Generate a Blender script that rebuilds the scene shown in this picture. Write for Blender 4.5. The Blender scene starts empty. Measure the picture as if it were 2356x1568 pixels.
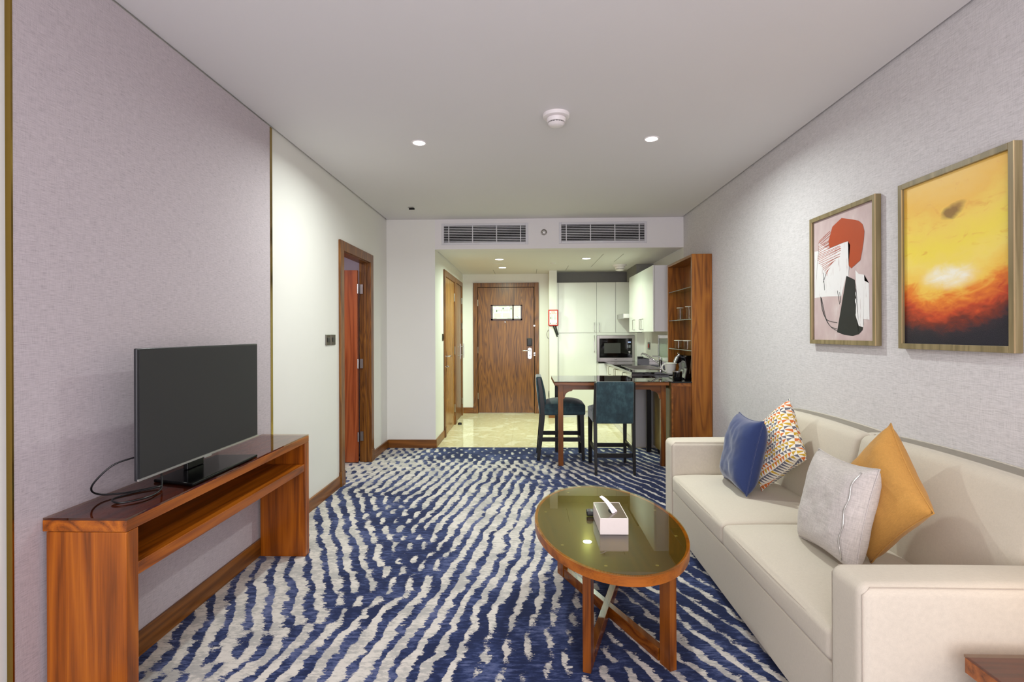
import bpy, bmesh, math, random
from mathutils import Vector, Matrix, noise as mnoise
random.seed(7)
PI = math.pi
S = bpy.context.scene
C = S.collection
V = Vector

# ------------------------------------------------------------------ camera, world, light, exposure
cam_d = bpy.data.cameras.new('camera')
cam_d.sensor_width = 36.0
cam_d.lens = 36.0 * 1200.0 / 2356.0
cam_d.shift_y = -19.0 / 2356.0
cam_d.clip_start = 0.05
cam = bpy.data.objects.new('camera', cam_d)
C.objects.link(cam)
cam.location = (0, 0, 1.385)
cam.rotation_mode = 'XYZ'
YAW = math.atan(36 / 1200.0)
cam.matrix_world = Matrix.Translation((0, 0, 1.385)) @ Matrix.Rotation(YAW, 4, 'Z') @ Matrix.Rotation(PI / 2, 4, 'X') @ Matrix.Rotation(-0.004, 4, 'Z')
S.camera = cam

W = bpy.data.worlds.new('World')
S.world = W
W.use_nodes = True
W.node_tree.nodes['Background'].inputs[0].default_value = (0.80, 0.84, 1.0, 1)
W.node_tree.nodes['Background'].inputs[1].default_value = 1.0

S.view_settings.view_transform = 'Standard'
S.view_settings.look = 'None'
S.view_settings.gamma = 1.0
S.view_settings.exposure = 0.06
S.cycles.max_bounces = 12
S.cycles.diffuse_bounces = 6
S.cycles.glossy_bounces = 6
S.cycles.transparent_max_bounces = 12
S.cycles.caustics_reflective = False
S.cycles.caustics_refractive = False
S.cycles.sample_clamp_indirect = 6.0
S.cycles.use_denoising = True

def area_light(name, loc, rot, size, size_y, power, color, shape='RECTANGLE', spread=PI):
    d = bpy.data.lights.new(name, 'AREA')
    d.shape = shape
    d.size = size
    if shape in ('RECTANGLE', 'ELLIPSE'):
        d.size_y = size_y
    d.energy = power
    d.color = color
    d.spread = spread
    o = bpy.data.objects.new(name, d)
    C.objects.link(o)
    o.location = loc
    o.rotation_euler = rot
    return o
# daylight from the window wall behind the camera
area_light('window_daylight', (0.1, -1.62, 1.45), (PI / 2, 0, 0), 3.2, 2.3, 118, (1.0, 0.95, 0.99))
POWER_MAIN, POWER_HALL = 26, 23.5
COL_MAIN, COL_HALL = (0.93, 1.0, 0.95), (0.82, 1.0, 0.79)

# ------------------------------------------------------------------ helpers
def lin(r, g, b):
    f = lambda c: (c / 255 / 12.92) if c / 255 <= 0.04045 else ((c / 255 + 0.055) / 1.055) ** 2.4
    return (f(r), f(g), f(b), 1.0)

class NT:
    """small helper around a material's node tree"""
    def __init__(s, name):
        s.m = bpy.data.materials.new(name)
        s.m.use_nodes = True
        s.t = s.m.node_tree
        s.n = s.t.nodes
        s.b = s.n['Principled BSDF']
        s.out = s.n['Material Output']
    def new(s, typ, **kw):
        n = s.n.new(typ)
        for k, v in kw.items():
            setattr(n, k, v)
        return n
    def link(s, a, b):
        s.t.links.new(a, b)
    def put(s, sock, v):
        if hasattr(v, 'is_linked'):
            s.link(v, sock)
        else:
            sock.default_value = v
    def math(s, op, a, b=0.0, c=0.0, clamp=False):
        n = s.new('ShaderNodeMath', operation=op)
        n.use_clamp = clamp
        for i, v in enumerate((a, b, c)):
            s.put(n.inputs[i], v)
        return n.outputs[0]
    def mix(s, f, a, b, mode='MIX'):
        n = s.new('ShaderNodeMix', data_type='RGBA', blend_type=mode)
        s.put(n.inputs[0], f)
        s.put(n.inputs[6], a)
        s.put(n.inputs[7], b)
        return n.outputs[2]
    def coord(s, scale=(1, 1, 1), rot=(0, 0, 0), loc=(0, 0, 0), which='Object'):
        tc = s.new('ShaderNodeTexCoord')
        mp = s.new('ShaderNodeMapping')
        s.link(tc.outputs[which], mp.inputs[0])
        mp.inputs['Scale'].default_value = scale
        mp.inputs['Rotation'].default_value = rot
        mp.inputs['Location'].default_value = loc
        return mp.outputs[0]
    def noise(s, vec, scale=5, detail=3, rough=0.5, dist=0.0, color=False):
        n = s.new('ShaderNodeTexNoise')
        s.link(vec, n.inputs['Vector'])
        n.inputs['Scale'].default_value = scale
        n.inputs['Detail'].default_value = detail
        n.inputs['Roughness'].default_value = rough
        n.inputs['Distortion'].default_value = dist
        return n.outputs['Color' if color else 'Fac']
    def ramp(s, f, stops, interp='LINEAR'):
        n = s.new('ShaderNodeValToRGB')
        n.color_ramp.interpolation = interp
        e = n.color_ramp.elements
        while len(e) > 1:
            e.remove(e[-1])
        e[0].position, e[0].color = stops[0]
        for p, c in stops[1:]:
            x = e.new(p)
            x.color = c
        s.put(n.inputs[0], f)
        return n.outputs[0]
    def sep(s, vec):
        n = s.new('ShaderNodeSeparateXYZ')
        s.link(vec, n.inputs[0])
        return n.outputs
    def bump(s, h, strength=0.2, dist=0.01):
        n = s.new('ShaderNodeBump')
        n.inputs['Strength'].default_value = strength
        n.inputs['Distance'].default_value = dist
        s.link(h, n.inputs['Height'])
        s.link(n.outputs[0], s.b.inputs['Normal'])
    def set(s, color=None, rough=None, metal=None, coat=None, spec=None, sheen=None, coat_rough=None):
        if color is not None: s.put(s.b.inputs['Base Color'], color)
        if rough is not None: s.put(s.b.inputs['Roughness'], rough)
        if metal is not None: s.b.inputs['Metallic'].default_value = metal
        if coat is not None: s.b.inputs['Coat Weight'].default_value = coat
        if coat_rough is not None: s.b.inputs['Coat Roughness'].default_value = coat_rough
        if spec is not None: s.b.inputs['Specular IOR Level'].default_value = spec
        if sheen is not None:
            s.b.inputs['Sheen Weight'].default_value = sheen
            s.b.inputs['Sheen Roughness'].default_value = 0.4
        return s.m

def simple(name, rgb, rough=0.5, metal=0.0, coat=0.0, var=0.04, vscale=14, spec=0.5, sheen=None):
    t = NT(name)
    c = lin(*rgb)
    n = t.noise(t.coord(), vscale, 3)
    d = tuple(x * (1 - var) for x in c[:3]) + (1,)
    l = tuple(min(1, x * (1 + var)) for x in c[:3]) + (1,)
    return t.set(t.mix(n, d, l), rough, metal, coat, spec, sheen)

def fabric(name, rgb, scale=450, contrast=0.12, rough=0.9, mott=0.05, bump=0.25, sheen=0.15, stretch=(1, 1, 1)):
    t = NT(name)
    c = lin(*rgb)
    v = t.coord()
    v1 = t.coord((scale * stretch[0], scale * 0.12 * stretch[1], scale * stretch[2]))
    v2 = t.coord((scale * 0.12 * stretch[0], scale * stretch[1], scale * stretch[2] * 0.12))
    a = t.noise(v1, 1.0, 2)
    b = t.noise(v2, 1.0, 2)
    w = t.math('ADD', a, b)
    w = t.math('MULTIPLY', w, 0.5)
    m = t.noise(v, 6, 3)
    dk = tuple(x * (1 - contrast * 3.2) for x in c[:3]) + (1,)
    lt = tuple(min(1, x * (1 + contrast * 3.2)) for x in c[:3]) + (1,)
    col = t.mix(w, dk, lt)
    mm = t.mix(m, (1 - mott,) * 3 + (1,), (1 + mott,) * 3 + (1,))
    col = t.mix(1.0, col, mm, 'MULTIPLY')
    t.bump(w, bump, 0.002)
    return t.set(col, rough, sheen=sheen)

def wallpaper(name, rgb):
    t = NT(name)
    c = lin(*rgb)
    v1 = t.coord((60, 28, 620))
    v2 = t.coord((420, 420, 26))
    a = t.noise(v1, 1.0, 3, 0.6)
    b = t.noise(v2, 1.0, 2)
    w = t.math('ADD', t.math('MULTIPLY', a, 0.7), t.math('MULTIPLY', b, 0.3))
    col = t.ramp(w, [(0.28, tuple(x * 0.66 for x in c[:3]) + (1,)), (0.5, c), (0.72, tuple(min(1, x * 1.22) for x in c[:3]) + (1,))])
    t.bump(w, 0.25, 0.002)
    return t.set(col, 0.85, spec=0.25)

def walnut(name, axis, dark=(66, 28, 4), mid=(142, 72, 8), light=(182, 102, 18), rough=0.34, scale=1.0, coat=0.1, spec=0.4, freq=17.0, amt=0.30):
    t = NT(name)
    lo, hi = 0.55 * scale, 6.0 * scale
    sc = [hi, hi, hi]
    sc['xyz'.index(axis)] = lo
    v = t.coord(tuple(sc), loc=(3.1, 1.7, 5.3))
    n1 = t.noise(v, 1.0, 2.5, 0.5, 0.4)
    rings = t.math('PINGPONG', t.math('MULTIPLY', n1, freq), 1.0)
    fs = [260.0, 260.0, 260.0]
    fs['xyz'.index(axis)] = 5.0
    fine = t.noise(t.coord(tuple(fs)), 1.0, 2)
    ms = [30.0, 30.0, 30.0]
    ms['xyz'.index(axis)] = 0.8
    medium = t.noise(t.coord(tuple(ms)), 1.0, 3)
    w = t.math('ADD', t.math('MULTIPLY', rings, amt), t.math('MULTIPLY', fine, 0.34))
    w = t.math('ADD', w, t.math('MULTIPLY', medium, 0.70 - amt))
    col = t.ramp(w, [(0.22, lin(*dark)), (0.5, lin(*mid)), (0.82, lin(*light))])
    return t.set(col, rough, coat=coat, spec=spec, coat_rough=0.12)

def thin_glass(name, tint, ior=1.5, rough=0.0, boost=1.0):
    t = NT(name)
    t.n.remove(t.b)
    tr = t.new('ShaderNodeBsdfTransparent')
    tr.inputs[0].default_value = tint
    gl = t.new('ShaderNodeBsdfGlossy')
    gl.inputs['Roughness'].default_value = rough
    gl.inputs['Color'].default_value = (1, 1, 1, 1)
    fr = t.new('ShaderNodeFresnel')
    fr.inputs[0].default_value = ior
    geo = t.new('ShaderNodeNewGeometry')
    front = t.math('SUBTRACT', 1.0, geo.outputs['Backfacing'])
    f = t.math('MULTIPLY', t.math('MULTIPLY', fr.outputs[0], front), boost, clamp=True)
    mx = t.new('ShaderNodeMixShader')
    t.link(f, mx.inputs[0])
    t.link(tr.outputs[0], mx.inputs[1])
    t.link(gl.outputs[0], mx.inputs[2])
    t.link(mx.outputs[0], t.out.inputs[0])
    return t.m

def emitter(name, rgb, strength):
    t = NT(name)
    t.b.inputs['Base Color'].default_value = (0.8, 0.8, 0.8, 1)
    t.b.inputs['Emission Color'].default_value = rgb + (1,)
    t.b.inputs['Emission Strength'].default_value = strength
    return t.m

# ---- mesh builders
def bm_new():
    return bmesh.new()
def box(bm, x0, x1, y0, y1, z0, z1):
    r = bmesh.ops.create_cube(bm, size=1.0)
    M = Matrix.Translation(((x0 + x1) / 2, (y0 + y1) / 2, (z0 + z1) / 2)) @ Matrix.Diagonal((abs(x1 - x0), abs(y1 - y0), abs(z1 - z0), 1))
    bmesh.ops.transform(bm, matrix=M, verts=r['verts'])
    return r['verts']
def obox(bm, M, sx, sy, sz):
    r = bmesh.ops.create_cube(bm, size=1.0)
    bmesh.ops.transform(bm, matrix=M @ Matrix.Diagonal((sx, sy, sz, 1)), verts=r['verts'])
    return r['verts']
def beam(bm, p, q, w, d, up=(0, 0, 1)):
    """square bar from p to q, w across, d along the up direction"""
    p, q = V(p), V(q)
    z = (q - p).normalized()
    u = V(up)
    x = u.cross(z)
    if x.length < 1e-4:
        x = V((1, 0, 0))
    x.normalize()
    y = z.cross(x)
    M = Matrix((x.to_4d(), y.to_4d(), z.to_4d(), V((0, 0, 0, 1)))).transposed()
    M[3][3] = 1
    for i in range(3):
        M[3][i] = 0
    M = Matrix.Translation((p + q) / 2) @ Matrix(((x.x, y.x, z.x, 0), (x.y, y.y, z.y, 0), (x.z, y.z, z.z, 0), (0, 0, 0, 1)))
    return obox(bm, M, w, d, (q - p).length)
def lathe(bm, prof, seg=32, center=(0, 0, 0)):
    """prof: (radius, z) from bottom to top, closed by caps where radius is 0"""
    cx, cy, cz = center
    rings = []
    for r, z in prof:
        if r < 1e-6:
            rings.append([bm.verts.new((cx, cy, cz + z))])
        else:
            rings.append([bm.verts.new((cx + r * math.cos(2 * PI * i / seg), cy + r * math.sin(2 * PI * i / seg), cz + z)) for i in range(seg)])
    for a, b in zip(rings, rings[1:]):
        for i in range(seg):
            j = (i + 1) % seg
            if len(a) == 1 and len(b) == 1:
                continue
            if len(a) == 1:
                bm.faces.new((a[0], b[j], b[i]))
            elif len(b) == 1:
                bm.faces.new((a[i], a[j], b[0]))
            else:
                bm.faces.new((a[i], a[j], b[j], b[i]))
    for ring, flip in ((rings[0], True), (rings[-1], False)):
        if len(ring) > 1:
            bm.faces.new(ring[::-1] if flip else ring)
def tube(bm, pts, r, seg=10, closed=False):
    pts = [V(p) for p in pts]
    n = len(pts)
    rings = []
    prev = None
    for i, p in enumerate(pts):
        a = pts[(i - 1) % n] if (closed or i > 0) else p
        b = pts[(i + 1) % n] if (closed or i < n - 1) else p
        t = (b - a).normalized()
        if prev is None:
            u = t.orthogonal().normalized()
        else:
            u = (prev - t * prev.dot(t))
            u = u.normalized() if u.length > 1e-6 else t.orthogonal().normalized()
        prev = u
        w = t.cross(u)
        rr = r[i] if isinstance(r, (list, tuple)) else r
        rings.append([bm.verts.new(p + (u * math.cos(2 * PI * k / seg) + w * math.sin(2 * PI * k / seg)) * rr) for k in range(seg)])
    m = n if closed else n - 1
    for i in range(m):
        a, b = rings[i], rings[(i + 1) % n]
        for k in range(seg):
            l = (k + 1) % seg
            bm.faces.new((a[k], a[l], b[l], b[k]))
    if not closed:
        bm.faces.new(rings[0][::-1])
        bm.faces.new(rings[-1])
def spline(pts, n=8, closed=False):
    P = [V(p) for p in pts]
    m = len(P)
    out = []
    rng = range(m if closed else m - 1)
    for i in rng:
        g = (lambda k: P[k % m]) if closed else (lambda k: P[min(max(k, 0), m - 1)])
        a, b, c, d = g(i - 1), g(i), g(i + 1), g(i + 2)
        for k in range(n):
            t = k / n
            out.append(0.5 * ((2 * b) + (c - a) * t + (2 * a - 5 * b + 4 * c - d) * t * t + (3 * b - a - 3 * c + d) * t ** 3))
    if not closed:
        out.append(P[-1])
    return out
def prism(bm, outline, h, M=None):
    """outline in the local xy plane, extruded 0..h along local z, placed by matrix M"""
    M = M or Matrix()
    a = [bm.verts.new(M @ V((x, y, 0))) for x, y in outline]
    b = [bm.verts.new(M @ V((x, y, h))) for x, y in outline]
    n = len(a)
    bm.faces.new(a[::-1])
    bm.faces.new(b)
    for i in range(n):
        j = (i + 1) % n
        bm.faces.new((a[i], a[j], b[j], b[i]))
def rbox(bm, x0, x1, y0, y1, z0, z1, r, n=10, fn=None):
    """rounded block with enough faces to be shaped by fn(point, u, v, w)"""
    c = V(((x0 + x1) / 2, (y0 + y1) / 2, (z0 + z1) / 2))
    h = V(((x1 - x0) / 2, (y1 - y0) / 2, (z1 - z0) / 2))
    ih = V((max(h.x - r, 1e-4), max(h.y - r, 1e-4), max(h.z - r, 1e-4)))
    cache = {}
    def axis_vals(i):
        a = []
        for k in range(4):
            a.append(-1 + (r / h[i]) * k / 4)
        core0, core1 = -1 + r / h[i], 1 - r / h[i]
        for k in range(n + 1):
            a.append(core0 + (core1 - core0) * k / n)
        for k in range(1, 5):
            a.append(core1 + (1 - core1) * k / 4)
        return a
    A = [axis_vals(i) for i in range(3)]
    def vert(u, v, w):
        k = (round(u, 6), round(v, 6), round(w, 6))
        if k in cache:
            return cache[k]
        p = V((u * h.x, v * h.y, w * h.z))
        q = V([max(-ih[i], min(ih[i], p[i])) for i in range(3)])
        d = p - q
        if d.length > 1e-9:
            p = q + d.normalized() * r
        p = c + p
        if fn:
            p = fn(p, u, v, w)
        cache[k] = bm.verts.new(p)
        return cache[k]
    for i in range(3):
        j, k = (i + 1) % 3, (i + 2) % 3
        for s in (-1, 1):
            for a in range(len(A[j]) - 1):
                for b in range(len(A[k]) - 1):
                    q = []
                    for aa, bb in ((a, b), (a + 1, b), (a + 1, b + 1), (a, b + 1)):
                        t = [0, 0, 0]
                        t[i] = s
                        t[j] = A[j][aa]
                        t[k] = A[k][bb]
                        q.append(vert(*t))
                    if s < 0:
                        q = q[::-1]
                    if len(set(q)) > 2:
                        try:
                            bm.faces.new(q)
                        except ValueError:
                            pass

WL = {}
def obj(name, bm, mat, parent=None, bevel=0.0, smooth=False, mats=None, segs=2, kind=None):
    me = bpy.data.meshes.new(name)
    o = bpy.data.objects.new(name, me)
    base = V((0, 0, 0))
    if parent is not None:
        base = WL.get(parent.name, V((0, 0, 0)))
        o.parent = parent
    WL_loc = base
    bm.normal_update()
    if parent is not None and base.length > 0:
        bmesh.ops.translate(bm, verts=bm.verts, vec=-base)
    bmesh.ops.recalc_face_normals(bm, faces=bm.faces)
    bm.to_mesh(me)
    bm.free()
    C.objects.link(o)
    WL[o.name] = WL_loc
    for m in (mats or [mat]):
        me.materials.append(m)
    if smooth:
        for p in me.polygons:
            p.use_smooth = True
        if smooth != 'full':
            me.set_sharp_from_angle(angle=math.radians(40))
    if bevel:
        md = o.modifiers.new('bevel', 'BEVEL')
        md.width = bevel
        md.segments = segs
        md.limit_method = 'ANGLE'
        md.harden_normals = False
    if kind:
        o['kind'] = kind
    return o
def loose(name, bm, mat, parent, gap=0.02, maker=None, **kw):
    """one object per far-apart piece of bm"""
    bm.verts.index_update()
    comp = {}
    k = 0
    for v in bm.verts:
        if v.index in comp:
            continue
        st_ = [v]
        comp[v.index] = k
        while st_:
            a = st_.pop()
            for e in a.link_edges:
                b = e.other_vert(a)
                if b.index not in comp:
                    comp[b.index] = k
                    st_.append(b)
        k += 1
    bb = [[V((1e9,) * 3), V((-1e9,) * 3)] for _ in range(k)]
    for v in bm.verts:
        q = bb[comp[v.index]]
        for i in range(3):
            q[0][i] = min(q[0][i], v.co[i])
            q[1][i] = max(q[1][i], v.co[i])
    par = list(range(k))
    def find(i):
        while par[i] != i:
            i = par[i]
        return i
    for i in range(k):
        for j in range(i):
            if all(bb[i][0][a] - gap < bb[j][1][a] and bb[j][0][a] - gap < bb[i][1][a] for a in range(3)):
                par[find(i)] = find(j)
    out = []
    for r in sorted(set(find(i) for i in range(k))):
        b2 = bm.copy()
        b2.verts.index_update()
        kill = [v for v in b2.verts if find(comp[v.index]) != r]
        bmesh.ops.delete(b2, geom=kill, context='VERTS')
        out.append((maker or obj)(name, b2, mat, parent, **kw) if maker is None else maker(name, b2, mat))
    bm.free()
    return out
def tag(o, label, cat, group=None):
    o['label'] = label
    o['category'] = cat
    if group:
        o['group'] = group
    return o
def thing(name, label, cat, loc=(0, 0, 0), group=None):
    o = bpy.data.objects.new(name, None)
    o.empty_display_size = 0.05
    C.objects.link(o)
    o.location = loc
    WL[o.name] = V(loc)
    return tag(o, label, cat, group)
def struct(name, bm, m, label=None, cat=None, parent=None, bevel=0.0, **kw):
    o = obj(name, bm, m, parent, bevel, **kw)
    if parent is None:
        o['kind'] = 'structure'
        if label:
            tag(o, label, cat)
    return o
def sgroup(name, label, cat, loc):
    o = thing(name, label, cat, loc)
    o['kind'] = 'structure'
    return o
def B(*a):
    bm = bm_new()
    box(bm, *a)
    return bm
def dup(root, loc=None, rotz=None, label=None, group=None):
    def cp(o, par):
        c = o.copy()
        C.objects.link(c)
        if par is not None:
            c.parent = par
        for ch in list(o.children):
            cp(ch, c)
        return c
    r = cp(root, None)
    if loc is not None: r.location = loc
    if rotz is not None: r.rotation_euler = (0, 0, rotz)
    if label: r['label'] = label
    if group: r['group'] = group
    return r
def text(name, s, size, mat, M, parent=None, align='CENTER', extrude=0.0004):
    cu = bpy.data.curves.new(name, 'FONT')
    cu.body = s
    cu.size = size
    cu.align_x = align
    cu.align_y = 'CENTER'
    cu.extrude = extrude
    cu.materials.append(mat)
    tmp = bpy.data.objects.new(name, cu)
    me = bpy.data.meshes.new_from_object(tmp)
    bpy.data.objects.remove(tmp)
    bpy.data.curves.remove(cu)
    me.name = name
    o = bpy.data.objects.new(name, me)
    C.objects.link(o)
    if parent is not None:
        o.parent = parent
        base = WL.get(parent.name, V((0, 0, 0)))
        M = Matrix.Translation(-base) @ M
    o.matrix_local = M
    return o

# ------------------------------------------------------------------ materials
m_white = simple('white_wall_paint', (226, 224, 218), 0.6, var=0.015, vscale=3)
m_ceil = simple('ceiling_paint', (222, 219, 219), 0.75, var=0.015, vscale=2)
m_soffit = simple('soffit_paint', (226, 222, 222), 0.65, var=0.015, vscale=2)
m_dark = simple('dark_gap', (14, 13, 12), 0.9)
m_paperL = wallpaper('lilac_grey_textile_wallpaper', (184, 174, 178))
m_paperR = wallpaper('grey_textile_wallpaper', (206, 202, 203))
m_brass = simple('polished_brass', (150, 124, 60), 0.12, 1.0, var=0.03, vscale=3)
wx, wy, wz = (walnut('walnut_grain_' + a, a) for a in 'xyz')
DOORC = dict(dark=(66, 36, 8), mid=(112, 67, 19), light=(140, 90, 29), scale=1.25, freq=22.0, amt=0.36)
dx, dy, dz = (walnut('door_walnut_grain_' + a, a, **DOORC) for a in 'xyz')
REDC = dict(dark=(116, 50, 22), mid=(160, 80, 40), light=(184, 102, 56))
rz_ = walnut('red_walnut_grain', 'z', rough=0.28, **REDC)
TOPC = dict(dark=(56, 40, 16), mid=(74, 53, 22), light=(86, 64, 28))
topx = walnut('table_top_veneer', 'y', scale=0.7, **TOPC)
m_skirt = walnut('skirting_walnut_y', 'y', dark=(82, 45, 13), mid=(120, 72, 24), light=(148, 92, 36))
m_skirtx = walnut('skirting_walnut_x', 'x', dark=(82, 45, 13), mid=(120, 72, 24), light=(148, 92, 36))
m_steel = simple('brushed_steel', (176, 172, 168), 0.28, 1.0, vscale=60)
m_chrome = simple('chrome', (225, 225, 228), 0.08, 1.0, var=0.02)
m_satin = simple('satin_metal', (190, 188, 184), 0.3, 1.0)
m_black = simple('black_plastic', (14, 14, 16), 0.35)
m_gloss = simple('gloss_black', (6, 6, 8), 0.07, coat=0.2, spec=0.4)
m_screen = simple('television_screen', (54, 54, 54), 0.55, var=0.01, spec=0.15)
m_bezel = simple('television_edge', (46, 46, 50), 0.3, 0.2)
m_silver = simple('silver_trim', (205, 203, 200), 0.3, 0.8)
m_lam = simple('white_laminate', (222, 222, 216), 0.22, coat=0.25, var=0.012, vscale=3)
m_lamg = simple('laminate_side', (214, 212, 214), 0.3, coat=0.1, var=0.012, vscale=3)
m_grey = simple('grey_bulkhead', (122, 120, 116), 0.6)
m_plastic = simple('white_plastic', (234, 228, 228), 0.4, var=0.015)
m_vent = simple('vent_aluminium', (206, 204, 208), 0.4, 0.1)
m_paper = simple('paper', (238, 238, 228), 0.8, var=0.02)
m_ink = simple('printed_ink', (60, 66, 60), 0.8)
m_inkg = simple('printed_ink_pale', (176, 182, 168), 0.8)
m_inkgreen = simple('printed_green', (74, 110, 74), 0.8)
m_red = simple('red_plastic', (186, 30, 20), 0.4)
m_strap = simple('black_strap', (22, 26, 22), 0.8)
m_espresso = walnut('espresso_wood', 'z', dark=(6, 5, 6), mid=(12, 10, 11), light=(22, 17, 17), rough=0.4, coat=0.1)
m_sofa = fabric('cream_sofa_linen', (200, 191, 175), 520, 0.05, mott=0.02, bump=0.2)
m_seam = fabric('sofa_seam', (180, 168, 154), 500, 0.05)
m_glassb = thin_glass('bronze_glass', (0.72, 0.60, 0.50, 1), 1.6)
m_glassc = thin_glass('clear_glass', (0.93, 0.96, 0.94, 1), 1.45)
m_glassg = thin_glass('green_edge_glass', (0.62, 0.80, 0.70, 1), 1.5)
m_picglass = thin_glass('picture_glass', (0.98, 0.98, 0.98, 1), 1.3, boost=0.12)
m_lid = simple('white_lid', (238, 236, 226), 0.5)
m_crockery = simple('white_china', (236, 234, 226), 0.15, coat=0.3, var=0.01)
m_tissue = simple('white_tissue', (246, 240, 244), 0.9, var=0.02)
m_boxw = simple('white_leatherette', (232, 222, 216), 0.35, var=0.02, vscale=60)
m_boxtop = simple('brown_box_lid', (96, 76, 60), 0.18, coat=0.5)
m_pad = simple('rubber_pad', (150, 140, 110), 0.4)
m_lens = emitter('downlight_lens', (1.0, 1.0, 0.96), 9)
m_shade = emitter('lamp_shade_fabric', (1.0, 0.72, 0.45), 2.0)

def granite():
    t = NT('black_granite')
    v = t.coord()
    n = t.noise(v, 220, 2)
    col = t.ramp(n, [(0.5, lin(16, 15, 16)), (0.66, lin(34, 32, 33)), (0.8, lin(90, 84, 80))])
    return t.set(col, 0.07, coat=0.3)
m_granite = granite()

def marble():
    t = NT('cream_marble_tiles')
    v = t.coord()
    n = t.noise(t.coord((1, 1.6, 1)), 2.2, 6, 0.62, 1.2)
    n2 = t.noise(v, 7, 5, 0.6, 0.8)
    w = t.math('ADD', t.math('MULTIPLY', n, 0.65), t.math('MULTIPLY', n2, 0.35))
    col = t.ramp(w, [(0.3, lin(196, 184, 146)), (0.46, lin(216, 206, 172)), (0.52, lin(206, 194, 156)), (0.56, lin(226, 218, 188)), (0.75, lin(232, 226, 202))])
    x, y, z = t.sep(t.coord((1 / 0.6, 1 / 0.6, 1), loc=(0.35, 0.48, 0)))
    def joint(c):
        f = t.math('FRACT', c)
        return t.math('GREATER_THAN', t.math('ABSOLUTE', t.math('SUBTRACT', f, 0.5)), 0.4972)
    j = t.math('MAXIMUM', joint(x), joint(y))
    col = t.mix(t.math('MULTIPLY', j, 0.5), col, lin(170, 158, 120))
    return t.set(col, 0.07, spec=0.5)
m_marble = marble()

def velvet():
    t = NT('teal_velvet')
    v = t.coord()
    n = t.noise(v, 9, 5, 0.62, 0.6)
    n2 = t.noise(t.coord((1, 1, 0.5)), 26, 4, 0.6)
    w = t.math('ADD', t.math('MULTIPLY', n, 0.6), t.math('MULTIPLY', n2, 0.4))
    col = t.ramp(w, [(0.3, lin(14, 30, 38)), (0.5, lin(30, 54, 62)), (0.7, lin(62, 90, 94))])
    return t.set(col, 0.8, sheen=0.5)
m_velvet = velvet()

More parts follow.
